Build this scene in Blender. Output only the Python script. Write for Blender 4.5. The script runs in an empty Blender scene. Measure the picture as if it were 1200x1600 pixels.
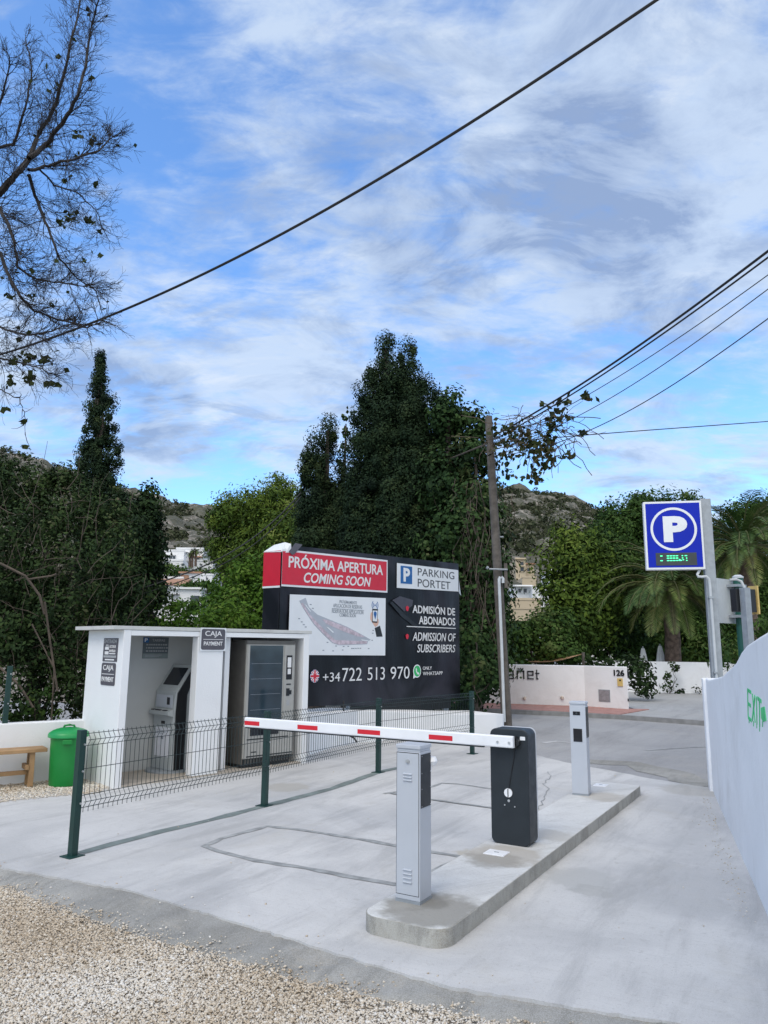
import bpy, bmesh, math, random
import numpy as np
from mathutils import Vector, Matrix

# ------------------------------------------------------------------ camera, sky, sun
SC = bpy.context.scene
COL = SC.collection
EYE, FPX, PITCH, ROLL = 1.75, 1155.0, math.radians(10.3), math.radians(0.5)
F_ = np.array([0, math.cos(PITCH), math.sin(PITCH)])
u0 = np.array([0, -math.sin(PITCH), math.cos(PITCH)])
r0 = np.array([1.0, 0, 0])
U_ = u0 * math.cos(ROLL) - r0 * math.sin(ROLL)
R_ = r0 * math.cos(ROLL) + u0 * math.sin(ROLL)
CAM = np.array([0, 0, EYE])

cd = bpy.data.cameras.new("camera")
cd.sensor_fit = 'VERTICAL'; cd.sensor_height = 36.0; cd.sensor_width = 27.0
cd.lens = 36.0 * FPX / 1600.0
cd.clip_start = 0.05; cd.clip_end = 3000
cam = bpy.data.objects.new("camera", cd); COL.objects.link(cam)
m = Matrix.Identity(4)
for i in range(3):
    m[i][0] = R_[i]; m[i][1] = U_[i]; m[i][2] = -F_[i]; m[i][3] = CAM[i]
cam.matrix_world = m
SC.camera = cam

SUN_EL, SUN_AZ = math.radians(52), math.radians(212)      # azimuth clockwise from +Y
W = bpy.data.worlds.new("World"); SC.world = W; W.use_nodes = True
SC.view_settings.view_transform = 'Standard'; SC.view_settings.look = 'None'
SC.view_settings.gamma = 1.0; SC.view_settings.exposure = 0.40
SC.view_settings.use_curve_mapping = False


def ray(px, py):
    return F_ + R_ * (px - 600) / FPX - U_ * (py - 800) / FPX


def P(px, py, Y):
    "surveyed point seen at photo pixel (px,py), Y metres ahead of the photographer"
    d = ray(px, py); return CAM + d * (Y / d[1])


def G(px, py, z=0.0):
    d = ray(px, py); return CAM + d * ((z - EYE) / d[2])


class NT:
    "tiny node-tree helper"
    def __init__(s, nt): s.nt = nt; s.n = nt.nodes; s.l = nt.links
    def new(s, t, **k):
        n = s.n.new(t)
        for a, b in k.items(): setattr(n, a, b)
        return n
    def put(s, sock, v):
        if isinstance(v, bpy.types.NodeSocket): s.l.new(v, sock)
        elif v is not None:
            if hasattr(sock, 'default_value'):
                try: sock.default_value = v
                except Exception: sock.default_value = (*v, 1.0)
    def math(s, op, a, b=None, c=None, clamp=False):
        n = s.new('ShaderNodeMath', operation=op, use_clamp=clamp)
        s.put(n.inputs[0], a); s.put(n.inputs[1], b); s.put(n.inputs[2], c)
        return n.outputs[0]
    def vm(s, op, a, b=None):
        n = s.new('ShaderNodeVectorMath', operation=op)
        s.put(n.inputs[0], a)
        if b is not None: s.put(n.inputs[1], b)
        return n.outputs['Value'] if op in ('DOT_PRODUCT', 'LENGTH', 'DISTANCE') else n.outputs[0]
    def noise(s, vec, scale, detail=4, rough=.55, dist=0.0, out='Fac'):
        n = s.new('ShaderNodeTexNoise')
        if vec is not None: s.put(n.inputs['Vector'], vec)
        n.inputs['Scale'].default_value = scale; n.inputs['Detail'].default_value = detail
        n.inputs['Roughness'].default_value = rough; n.inputs['Distortion'].default_value = dist
        return n.outputs[out]
    def rng(s, v, a, b, c=0.0, d=1.0, smooth=True):
        n = s.new('ShaderNodeMapRange')
        n.interpolation_type = 'SMOOTHSTEP' if smooth else 'LINEAR'
        s.put(n.inputs[0], v)
        for i, q in enumerate((a, b, c, d)): n.inputs[i + 1].default_value = q
        return n.outputs[0]
    def mix(s, f, a, b, blend='MIX'):
        n = s.new('ShaderNodeMix', data_type='RGBA', blend_type=blend)
        s.put(n.inputs[0], f); s.put(n.inputs[6], a); s.put(n.inputs[7], b)
        return n.outputs[2]


# ---- sky: Nishita blue with broken, wind-drawn cloud over it
w = NT(W.node_tree); w.n.clear()
sky = w.new('ShaderNodeTexSky', sky_type='NISHITA', sun_disc=False)
sky.sun_elevation = SUN_EL; sky.sun_rotation = SUN_AZ
sky.air_density = 1.0; sky.dust_density = 0.6; sky.ozone_density = 3.0
tc = w.new('ShaderNodeTexCoord').outputs['Generated']
sep = w.new('ShaderNodeSeparateXYZ'); w.put(sep.inputs[0], tc)
zc = w.math('ADD', w.math('MAXIMUM', sep.outputs[2], 0.0), 0.22)
comb = w.new('ShaderNodeCombineXYZ')
w.put(comb.inputs[0], w.math('DIVIDE', sep.outputs[0], zc))
w.put(comb.inputs[1], w.math('DIVIDE', sep.outputs[1], zc))
uv = comb.outputs[0]
warp = w.noise(tc, 5.0, 3, out='Color')
wd = w.vm('ADD', tc, w.vm('MULTIPLY', w.vm('SUBTRACT', warp, (.5, .5, .5)), (.20, .20, .20)))
mp = w.new('ShaderNodeMapping'); w.put(mp.inputs[0], uv)
mp.inputs['Rotation'].default_value = (0, 0, .6); mp.inputs['Scale'].default_value = (1.0, 1.5, 1); mp.inputs['Location'].default_value = (3.1, 1.7, 0)
n1 = w.noise(mp.outputs[0], 1.3, 9, .58, .5)
n2 = w.noise(mp.outputs[0], 4.6, 9, .62, .4)
mp2 = w.new('ShaderNodeMapping'); w.put(mp2.inputs[0], uv); mp2.inputs['Rotation'].default_value = (0, 0, -.5); mp2.inputs['Scale'].default_value = (1.0, 2.0, 1)
n3 = w.noise(mp2.outputs[0], 9.0, 8, .62, .6)
cover = w.math('ADD', w.math('ADD', w.math('MULTIPLY', n1, .44), w.math('MULTIPLY', n2, .34)), w.math('MULTIPLY', n3, .22))


def patch(px, py, rad):
    d = ray(px, py); d = d / np.linalg.norm(d)
    dist = w.vm('DISTANCE', wd, tuple(float(q) for q in d))
    return w.rng(dist, rad, 0.0)


def psum(lst):
    acc = None
    for px, py, r, a in lst:
        t = w.math('MULTIPLY', patch(px, py, r), a)
        acc = t if acc is None else w.math('ADD', acc, t)
    return acc


# where the blue shows through (-) and where the bank is thick (+)
cover = w.math('ADD', cover, psum([
    (30, 60, .24, -.10), (250, 330, .20, -.04), (330, 770, .12, -.16), (710, 560, .15, -.06),
    (880, 560, .13, -.06), (1120, 560, .2, -.04), (820, 740, .14, -.08),
    (700, 90, .36, .05), (980, 230, .34, .05), (560, 430, .22, .04), (330, 600, .20, .05), (270, 710, .09, .12), (200, 260, .2, .03)]))
fac = w.rng(cover, .385, .575)
nsh = w.noise(mp.outputs[0], 3.3, 9, .64, .5)
nsx = w.rng(nsh, .30, .62, .35, 1.25)
shade = w.math('ADD', w.rng(nsh, .42, .68, 0, .75), w.math('MULTIPLY', nsx, psum([
    (915, 310, .155, 1.3), (690, 385, .125, 1.2), (225, 640, .075, 1.5), (110, 620, .10, .4), (1010, 440, .16, .3), (560, 330, .1, .25)])), clamp=True)
ccol = w.mix(shade, (4.7, 5.6, 6.9, 1), (2.3, 3.05, 4.6, 1))
hi = w.math('MULTIPLY', w.rng(w.noise(mp.outputs[0], 4.0, 9, .66, .5), .50, .70), w.rng(shade, .5, .0))
ccol = w.mix(hi, ccol, (5.6, 6.2, 7.0, 1))
blue = w.mix(1.0, sky.outputs[0], (1.35, 1.80, 2.2, 1), 'MULTIPLY')
skycol = w.mix(w.math('MULTIPLY', fac, .88), blue, ccol)
# unseen bright sky patch, added high behind the camera as neutral fill light
sky_fill = w.rng(w.vm('DISTANCE', tc, (.12, -.62, .775)), 1.15, .25)
skycol = w.mix(w.math('MULTIPLY', sky_fill, .92), skycol, (12.5, 11.9, 10.9, 1))
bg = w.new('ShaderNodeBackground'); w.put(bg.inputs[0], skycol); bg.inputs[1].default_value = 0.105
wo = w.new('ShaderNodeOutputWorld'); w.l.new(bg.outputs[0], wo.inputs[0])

sl = bpy.data.lights.new("sun", 'SUN'); sl.energy = 1.0; sl.angle = math.radians(30); sl.color = (1.0, .95, .88)
so = bpy.data.objects.new("sun", sl); COL.objects.link(so)
sd = Vector((math.sin(SUN_AZ) * math.cos(SUN_EL), math.cos(SUN_AZ) * math.cos(SUN_EL), math.sin(SUN_EL)))
so.rotation_euler = sd.to_track_quat('Z', 'Y').to_euler(); so.location = (0, 0, 30)


# ------------------------------------------------------------------ materials
def pm(name, col, rough=.5, metal=0.0, var=.08, scale=6.0, bump=0.0, bscale=80.0, spec=.5, dirt=None, dirt_amt=.5, dscale=2.5, emit=None, coat=0):
    mt = bpy.data.materials.new(name); mt.use_nodes = True
    t = NT(mt.node_tree); b = t.n['Principled BSDF']
    oc = t.new('ShaderNodeTexCoord').outputs['Object']
    n = t.noise(oc, scale, 5)
    lo = tuple(max(0, c * (1 - var)) for c in col) + (1,); hi = tuple(min(1, c * (1 + var)) for c in col) + (1,)
    c = t.mix(t.rng(n, .3, .7), lo, hi)
    if dirt:
        dn = t.noise(oc, dscale, 8, .62, .6)
        c = t.mix(t.rng(dn, .5, .75, 0, dirt_amt), c, (*dirt, 1))
    t.put(b.inputs['Base Color'], c)
    rn = t.noise(oc, scale * 2.3, 4)
    t.put(b.inputs['Roughness'], t.rng(rn, .25, .75, max(.02, rough - .07), min(1, rough + .07)))
    b.inputs['Metallic'].default_value = metal; b.inputs['Specular IOR Level'].default_value = spec
    if coat: b.inputs['Coat Weight'].default_value = coat
    if bump:
        bn = t.new('ShaderNodeBump'); bn.inputs['Strength'].default_value = bump; bn.inputs['Distance'].default_value = .01
        t.put(bn.inputs['Height'], t.noise(oc, bscale, 6)); t.put(b.inputs['Normal'], bn.outputs[0])
    if emit:
        b.inputs['Emission Color'].default_value = (*emit[0], 1); b.inputs['Emission Strength'].default_value = emit[1]
    return mt


def tintmat(name, cols, rough=.75, spec=.12, trans=0.0):
    "colour by each leaf's or stone's own tint number"
    mt = bpy.data.materials.new(name); mt.use_nodes = True
    t = NT(mt.node_tree); b = t.n['Principled BSDF']
    a = t.new('ShaderNodeAttribute', attribute_name='tint')
    r = t.new('ShaderNodeValToRGB'); e = r.color_ramp.elements
    while len(e) < len(cols): e.new(.5)
    for i, c in enumerate(cols): e[i].position = i / (len(cols) - 1); e[i].color = (*c, 1)
    t.put(r.inputs[0], a.outputs['Fac']); t.put(b.inputs['Base Color'], r.outputs[0])
    b.inputs['Roughness'].default_value = rough; b.inputs['Specular IOR Level'].default_value = spec
    if trans:
        tr = t.new('ShaderNodeBsdfTranslucent'); t.put(tr.inputs[0], r.outputs[0])
        mx = t.new('ShaderNodeMixShader'); mx.inputs[0].default_value = trans
        out = t.n['Material Output']
        t.l.new(b.outputs[0], mx.inputs[1]); t.l.new(tr.outputs[0], mx.inputs[2]); t.l.new(mx.outputs[0], out.inputs[0])
    return mt


M = {}
M['plaster'] = pm('white plaster', (.78, .79, .80), .85, var=.03, scale=1.5, bump=.25, bscale=45, dirt=(.62, .61, .58), dirt_amt=.35, dscale=1.1)
M['wallwhite'] = pm('white painted wall', (.80, .81, .83), .8, var=.035, scale=1.6, bump=.55, bscale=9, dirt=(.60, .59, .58), dirt_amt=.4, dscale=1.3)
M['white'] = pm('white coating', (.8, .81, .83), .4, var=.03, dirt=(.6, .6, .58), dirt_amt=.25)
M['roofedge'] = pm('roof sheet', (.55, .55, .53), .6, var=.06, dirt=(.35, .33, .3), dirt_amt=.4)
M['greysteel'] = pm('light grey coated steel', (.47, .50, .55), .42, var=.03, scale=3, bump=.03, bscale=400, dirt=(.4, .41, .42), dirt_amt=.3)
M['galv'] = pm('galvanised grey steel', (.33, .36, .39), .5, metal=.35, var=.08, scale=14)
M['anthracite'] = pm('anthracite coated steel', (.021, .027, .033), .45, var=.1, bump=.05, bscale=500, spec=.35, dirt=(.03, .035, .04), dirt_amt=.4)
M['black'] = pm('black plastic', (.012, .013, .015), .4, var=.15)
M['screen'] = pm('dark screen', (.012, .014, .02), .12, var=.2)
M['darkgreen'] = pm('dark green coated metal', (.006, .036, .030), .4, var=.12, dirt=(.03, .05, .05), dirt_amt=.3)
M['postgreen'] = pm('green post paint', (.010, .085, .065), .45, var=.1)
M['wire'] = pm('green coated wire', (.012, .026, .026), .45, var=.1)
M['bin'] = pm('green plastic', (.004, .205, .035), .38, var=.08, scale=3, dirt=(.02, .24, .06), dirt_amt=.4)
M['wood'] = pm('pine wood', (.36, .22, .105), .7, var=.25, scale=3, bump=.2, bscale=40, dirt=(.2, .12, .06), dirt_amt=.5, dscale=6)
M['polewood'] = pm('weathered pole wood', (.105, .092, .08), .9, var=.3, scale=5, bump=.8, bscale=18, dirt=(.06, .05, .045), dirt_amt=.8, dscale=5)
M['red'] = pm('red reflective strip', (.62, .015, .03), .35, var=.05)
M['bannerred'] = pm('red banner print', (.58, .012, .035), .45, var=.04)
M['bannerwhite'] = pm('white banner print', (.74, .76, .78), .5, var=.03, scale=2)
M['blue'] = pm('sign blue', (.0005, .016, .40), .35, var=.05, scale=2, spec=.25)
M['pblue'] = pm('print blue', (.01, .11, .33), .5, var=.04)
M['signgrey'] = pm('grey sign face', (.085, .08, .095), .5, var=.06)
M['tarifface'] = pm('tariff sign face', (.10, .12, .13), .5, var=.1)
M['signtext'] = pm('pale sign lettering', (.72, .72, .72), .6, var=.03)
M['dimtext'] = pm('dim sign lettering', (.34, .35, .36), .6, var=.05)
M['mapgrey'] = pm('map grey', (.40, .43, .48), .6, var=.05)
M['mappink'] = pm('map bays', (.52, .44, .49), .6, var=.22, scale=16)
M['thintext'] = pm('print dark grey', (.06, .065, .075), .6, var=.05)
M['paletext'] = pm('print mid grey', (.25, .28, .32), .6, var=.05)
M['skin'] = pm('print skin tone', (.68, .42, .32), .6, var=.05)
M['waGreen'] = pm('print green', (.03, .42, .12), .5, var=.04)
M['led'] = pm('green led', (.02, .5, .2), .5, emit=((.08, 1.0, .42), 1.6))
M['ledback'] = pm('led panel', (.035, .045, .05), .4, var=.1)
M['graffiti'] = pm('green spray paint', (.06, .55, .20), .7, var=.15, scale=9)
M['vendside'] = pm('vending grey brown', (.105, .10, .09), .5, var=.08)
M['vendfront'] = pm('vending beige grey', (.36, .355, .33), .45, var=.05)
M['glass'] = pm('vending glass', (.022, .040, .055), .06, var=.25, scale=1.6, spec=.9)
M['bark'] = pm('bark', (.07, .055, .045), .9, var=.35, scale=8, bump=.6, bscale=30)
M['greybark'] = pm('grey twig bark', (.022, .019, .019), .9, var=.3, scale=8)
M['deadvine'] = pm('dry vine stems', (.085, .066, .05), .9, var=.35, scale=4)
M['tan'] = pm('tan canvas', (.36, .22, .12), .8, var=.08)
M['darkpvc'] = pm('black sheet', (.008, .008, .009), .6, var=.2)
M['asphaltline'] = pm('worn road paint', (.5, .5, .5), .8, var=.2, scale=12)
M['cable'] = pm('black cable', (.010, .010, .012), .6, var=.1)
M['pipe'] = pm('grey pipe', (.50, .53, .55), .45, var=.06)
M['yellow'] = pm('yellow label', (.62, .45, .16), .6, var=.06)
M['seam'] = pm('dark joint filler', (.285, .295, .295), .9, var=.25, scale=9, dirt=(.25, .26, .27), dirt_amt=.6, dscale=12)
M['greenseam'] = pm('green grey joint strip', (.17, .205, .195), .9, var=.2, scale=5, dirt=(.24, .26, .26), dirt_amt=.5, dscale=9)
M['pinkpave'] = pm('red paving', (.36, .19, .165), .9, var=.2, scale=7, dirt=(.32, .25, .22), dirt_amt=.5)
M['kerb'] = pm('kerb stone', (.24, .24, .24), .9, var=.15, scale=5)
M['terracotta'] = pm('terracotta roof', (.34, .19, .12), .9, var=.25, scale=.6)
M['farwhite'] = pm('house white', (.72, .72, .72), .9, var=.04, scale=.3)
M['farbeige'] = pm('house ochre', (.50, .41, .29), .9, var=.06, scale=.3)
M['fardark'] = pm('house window', (.04, .05, .06), .3, var=.2)
M['boothfloor'] = pm('booth floor', (.40, .355, .30), .9, var=.12, scale=3, bump=.3, bscale=60)
M['paper'] = pm('white paper', (.72, .73, .78), .8, var=.03)
M['redplastic'] = pm('red plastic', (.5, .02, .02), .5)
M['alu'] = pm('bare bolt', (.55, .56, .57), .35, metal=.7)
M['parasol'] = pm('parasol cloth', (.62, .64, .66), .85, var=.05)
M['palmtrunk'] = pm('palm trunk', (.12, .085, .065), .95, var=.4, scale=7, bump=1.0, bscale=16)

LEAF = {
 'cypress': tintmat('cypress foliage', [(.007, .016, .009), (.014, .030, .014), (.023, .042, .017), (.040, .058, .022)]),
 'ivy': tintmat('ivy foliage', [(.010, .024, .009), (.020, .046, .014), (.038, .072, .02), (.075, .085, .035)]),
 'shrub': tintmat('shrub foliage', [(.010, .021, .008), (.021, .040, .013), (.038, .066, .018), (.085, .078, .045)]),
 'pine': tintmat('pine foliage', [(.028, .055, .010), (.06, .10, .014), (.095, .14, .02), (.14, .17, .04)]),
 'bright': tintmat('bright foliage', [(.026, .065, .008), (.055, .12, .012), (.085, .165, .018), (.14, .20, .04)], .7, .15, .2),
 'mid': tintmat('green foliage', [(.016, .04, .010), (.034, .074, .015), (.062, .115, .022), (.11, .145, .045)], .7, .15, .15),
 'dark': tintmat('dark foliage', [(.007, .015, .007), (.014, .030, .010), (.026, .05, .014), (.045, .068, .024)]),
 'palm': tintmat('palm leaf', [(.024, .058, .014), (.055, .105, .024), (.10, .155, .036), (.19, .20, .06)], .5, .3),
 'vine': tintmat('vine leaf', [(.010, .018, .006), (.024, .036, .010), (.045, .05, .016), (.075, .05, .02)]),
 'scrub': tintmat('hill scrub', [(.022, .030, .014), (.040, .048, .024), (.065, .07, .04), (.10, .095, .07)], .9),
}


def concrete(name, base, dark, warm, sc=1.0, stains=()):
    mt = bpy.data.materials.new(name); mt.use_nodes = True
    t = NT(mt.node_tree); b = t.n['Principled BSDF']
    oc = t.new('ShaderNodeTexCoord').outputs['Object']
    c = t.mix(t.rng(t.noise(oc, .55 * sc, 6, .6, .8), .35, .68), (*base, 1), (*dark, 1))
    c = t.mix(t.rng(t.noise(oc, 1.3 * sc, 9, .68, 1.2), .52, .72, 0, .65), c, (*warm, 1))
    c = t.mix(t.rng(t.noise(oc, 3.1 * sc, 10, .7, .5), .5, .8, 0, .5), c, tuple(min(1, q * 1.13) for q in base) + (1,))
    mr = t.new('ShaderNodeMapping'); t.put(mr.inputs[0], oc); mr.inputs['Rotation'].default_value = (0, 0, .53)
    mpn = t.new('ShaderNodeMapping'); t.put(mpn.inputs[0], mr.outputs[0]); mpn.inputs['Scale'].default_value = (3.2, .55, 1)
    c = t.mix(t.rng(t.noise(mpn.outputs[0], 1.0 * sc, 9, .72, .4), .46, .68, 0, .6), c, tuple(q * .70 for q in dark) + (1,))
    mq = t.new('ShaderNodeMapping'); t.put(mq.inputs[0], mr.outputs[0]); mq.inputs['Scale'].default_value = (1.0, 26, 1)
    brush = t.noise(mq.outputs[0], 2.2 * sc, 5, .65)
    c = t.mix(t.rng(brush, .48, .72, 0, .22), c, tuple(q * .62 for q in base) + (1,))
    c = t.mix(t.rng(t.noise(oc, 14 * sc, 6, .7, .4), .56, .70, 0, .32), c, tuple(q * .66 for q in warm) + (1,))
    spk = t.noise(oc, 48, 4, .75)
    c = t.mix(t.rng(spk, .56, .68, 0, .55), c, tuple(q * .55 for q in base) + (1,))
    c = t.mix(t.rng(t.noise(oc, 160, 2), .35, .65, 0, .18), c, (.75, .76, .78, 1))
    if stains:
        wv = t.vm('ADD', oc, t.vm('MULTIPLY', t.vm('SUBTRACT', t.noise(oc, 9, 5, out='Color'), (.5, .5, .5)), (.30, .30, .0)))
        for (x, y, r, col, amt) in stains:
            dd = t.vm('DISTANCE', wv, (x, y, 0.0))
            c = t.mix(t.math('MULTIPLY', t.rng(dd, r, r * .62), amt), c, (*col, 1))
    t.put(b.inputs['Base Color'], c)
    b.inputs['Roughness'].default_value = .88; b.inputs['Specular IOR Level'].default_value = .3
    bn = t.new('ShaderNodeBump'); bn.inputs['Strength'].default_value = .35; bn.inputs['Distance'].default_value = .006
    t.put(bn.inputs['Height'], t.math('ADD', t.noise(oc, 40, 8, .7), t.math('MULTIPLY', t.noise(oc, 3, 4), 2.0)))
    t.put(b.inputs['Normal'], bn.outputs[0])
    return mt


# ------------------------------------------------------------------ mesh helpers
class MB:
    def __init__(s): s.v = []; s.f = []
    def add(s, vs, fs, X=None):
        o = len(s.v)
        s.v += [tuple(X @ Vector(q)) if X else tuple(q) for q in vs]
        s.f += [tuple(i + o for i in f) for f in fs]
        return s
    def box(s, x0, x1, y0, y1, z0, z1, X=None):
        return s.add([(x0, y0, z0), (x1, y0, z0), (x1, y1, z0), (x0, y1, z0), (x0, y0, z1), (x1, y0, z1), (x1, y1, z1), (x0, y1, z1)],
                     [(0, 3, 2, 1), (4, 5, 6, 7), (0, 1, 5, 4), (1, 2, 6, 5), (2, 3, 7, 6), (3, 0, 4, 7)], X)
    def prism(s, pts, a, b, axis='y', X=None):
        "polygon pts extruded from a to b; axis y: pts are (x,z); z: (x,y); x: (y,z)"
        def mk(p, h):
            return (p[0], h, p[1]) if axis == 'y' else ((p[0], p[1], h) if axis == 'z' else (h, p[0], p[1]))
        n = len(pts)
        vs = [mk(p, a) for p in pts] + [mk(p, b) for p in pts]
        fs = [tuple(range(n)), tuple(range(2 * n - 1, n - 1, -1))] + [(i, (i + 1) % n, n + (i + 1) % n, n + i) for i in range(n)]
        return s.add(vs, fs, X)
    def tube(s, pts, r, n=8, cap=True, X=None):
        pts = [Vector(p) for p in pts]
        rs = r if isinstance(r, (list, tuple)) else [r] * len(pts)
        vs = []; up = None
        for i, p in enumerate(pts):
            d = (pts[min(i + 1, len(pts) - 1)] - pts[max(i - 1, 0)])
            d = d.normalized() if d.length > 1e-9 else Vector((0, 0, 1))
            if up is None: up = Vector((0, 0, 1)) if abs(d.z) < .9 else Vector((1, 0, 0))
            a = d.cross(up)
            if a.length < 1e-4: a = d.orthogonal()
            a.normalize(); b = d.cross(a); up = -b if False else up
            for k in range(n):
                t = 2 * math.pi * k / n
                vs.append(p + (a * math.cos(t) + b * math.sin(t)) * rs[i])
        fs = []
        for i in range(len(pts) - 1):
            for k in range(n):
                fs.append((i * n + k, i * n + (k + 1) % n, (i + 1) * n + (k + 1) % n, (i + 1) * n + k))
        if cap: fs += [tuple(range(n - 1, -1, -1)), tuple((len(pts) - 1) * n + k for k in range(n))]
        return s.add(vs, fs, X)
    def lathe(s, prof, n=32, c=(0, 0, 0), X=None):
        vs = []; fs = []
        for (r, z) in prof:
            for k in range(n):
                t = 2 * math.pi * k / n; vs.append((c[0] + r * math.cos(t), c[1] + r * math.sin(t), c[2] + z))
        for i in range(len(prof) - 1):
            for k in range(n): fs.append((i * n + k, i * n + (k + 1) % n, (i + 1) * n + (k + 1) % n, (i + 1) * n + k))
        fs += [tuple(range(n - 1, -1, -1)), tuple((len(prof) - 1) * n + k for k in range(n))]
        return s.add(vs, fs, X)
    def ring(s, x, z, r1, r2, y0, y1, n=48):
        vs = []; fs = []
        for k in range(n):
            t = 2 * math.pi * k / n; c, q = math.cos(t), math.sin(t)
            vs += [(x + r1 * c, y0, z + r1 * q), (x + r2 * c, y0, z + r2 * q), (x + r1 * c, y1, z + r1 * q), (x + r2 * c, y1, z + r2 * q)]
        for k in range(n):
            a = 4 * k; b = 4 * ((k + 1) % n)
            fs += [(a, a + 1, b + 1, b), (a + 2, b + 2, b + 3, a + 3), (a, b, b + 2, a + 2), (a + 1, a + 3, b + 3, b + 1)]
        return s.add(vs, fs)
    def build(s, name, mat, parent=None, smooth=False, bevel=0, seg=2):
        me = bpy.data.meshes.new(name); me.from_pydata(s.v, [], s.f)
        bm = bmesh.new(); bm.from_mesh(me); bmesh.ops.recalc_face_normals(bm, faces=bm.faces); bm.to_mesh(me); bm.free()
        return finish(name, me, mat, parent, smooth, bevel, seg)


def finish(name, me, mat, parent=None, smooth=False, bevel=0, seg=2):
    if mat is not None: me.materials.append(M[mat] if isinstance(mat, str) else mat)
    if smooth:
        me.shade_smooth(); me.set_sharp_from_angle(angle=math.radians(40))
    o = bpy.data.objects.new(name, me); COL.objects.link(o)
    if parent is not None: o.parent = parent
    if bevel:
        b = o.modifiers.new('bevel', 'BEVEL'); b.width = bevel; b.segments = seg; b.limit_method = 'ANGLE'
    return o


def tag(o, label=None, cat=None, group=None, kind=None):
    if label: o['label'] = label
    if cat: o['category'] = cat
    if group: o['group'] = group
    if kind: o['kind'] = kind
    return o


def thing(name, label, cat, loc=(0, 0, 0), rz=0.0, group=None):
    o = bpy.data.objects.new(name, None); COL.objects.link(o)
    o.empty_display_size = .2; o.location = tuple(float(q) for q in loc); o.rotation_euler = (0, 0, rz)
    return tag(o, label, cat, group)


def dup(root, loc, rz, label, group=None):
    r = root.copy(); COL.objects.link(r); r.location = loc; r.rotation_euler = (0, 0, rz); r['label'] = label
    if group: r['group'] = group
    for ch in list(root.children):
        c = ch.copy(); COL.objects.link(c); c.parent = r
        for g in list(ch.children):
            d = g.copy(); COL.objects.link(d); d.parent = c
    return r


def struct(o, label=None): return tag(o, label, None, None, 'structure')


def rrect(x0, x1, z0, z1, r, n=6):
    pts = []
    for cx, cz, a0 in ((x1 - r, z0 + r, -90), (x1 - r, z1 - r, 0), (x0 + r, z1 - r, 90), (x0 + r, z0 + r, 180)):
        for k in range(n + 1):
            t = math.radians(a0 + 90 * k / n); pts.append((cx + r * math.cos(t), cz + r * math.sin(t)))
    return pts


def disc(x, z, r, n=24): return [(x + r * math.cos(2 * math.pi * k / n), z + r * math.sin(2 * math.pi * k / n)) for k in range(n)]


def letters(body, x0, x1, z0, z1, y, mat, parent, bold=0.0, shear=0.0, thick=.003, name='lettering', slope=0.0):
    "flat cut-out letters filling the box x0..x1, z0..z1 on a plane facing -y"
    cu = bpy.data.curves.new('t', 'FONT'); cu.body = body; cu.size = 1; cu.offset = bold; cu.resolution_u = 4
    cu.extrude = .01
    ob = bpy.data.objects.new('t', cu); COL.objects.link(ob)
    dg = bpy.context.evaluated_depsgraph_get(); dg.update()
    me = bpy.data.meshes.new_from_object(ob.evaluated_get(dg))
    bpy.data.objects.remove(ob); bpy.data.curves.remove(cu)
    me.name = name; me.materials.clear()
    n = len(me.vertices); co = np.zeros(n * 3, np.float32); me.vertices.foreach_get('co', co); co = co.reshape(-1, 3)
    co[:, 0] += shear * co[:, 1]
    a = co.min(0); b = co.max(0)
    x = x0 + (co[:, 0] - a[0]) / (b[0] - a[0]) * (x1 - x0); z = z0 + (co[:, 1] - a[1]) / (b[1] - a[1]) * (z1 - z0)
    z = z + (x - x0) * slope
    yy = y - thick * (co[:, 2] - a[2]) / max(1e-6, (b[2] - a[2]))
    me.vertices.foreach_set('co', np.stack([x, yy, z], 1).astype(np.float32).ravel()); me.update()
    return finish(name, me, mat, parent)


def quads_mesh(name, Q, tint, mat, parent=None):
    "Q: (N,4,3) separate quads with a tint each"
    N = len(Q); me = bpy.data.meshes.new(name)
    me.vertices.add(N * 4); me.vertices.foreach_set('co', Q.astype(np.float32).ravel())
    me.loops.add(N * 4); me.loops.foreach_set('vertex_index', np.arange(N * 4, dtype=np.int32))
    me.polygons.add(N); me.polygons.foreach_set('loop_start', np.arange(0, N * 4, 4, dtype=np.int32))
    me.update(calc_edges=True)
    at = me.attributes.new('tint', 'FLOAT', 'FACE'); at.data.foreach_set('value', np.clip(tint, 0, 1).astype(np.float32))
    return finish(name, me, mat, parent)


def leaf_quads(rng, cen, nrm, ln, wd, up=0.0, droop=0.0):
    N = len(cen)
    a = rng.normal(size=(N, 3)); a[:, 2] += up; a[:, 2] -= droop
    n = nrm / (np.linalg.norm(nrm, axis=1, keepdims=True) + 1e-9)
    a -= n * np.sum(a * n, 1, keepdims=True); a /= np.linalg.norm(a, axis=1, keepdims=True) + 1e-9
    b = np.cross(n, a)
    L = (ln * (.6 + .8 * rng.random(N)))[:, None] / 2; Wd = (wd * (.6 + .8 * rng.random(N)))[:, None] / 2
    sh = .12 * L
    return np.stack([cen - a * L, cen + b * Wd - a * sh, cen + a * L, cen - b * Wd - a * sh], 1)


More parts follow.
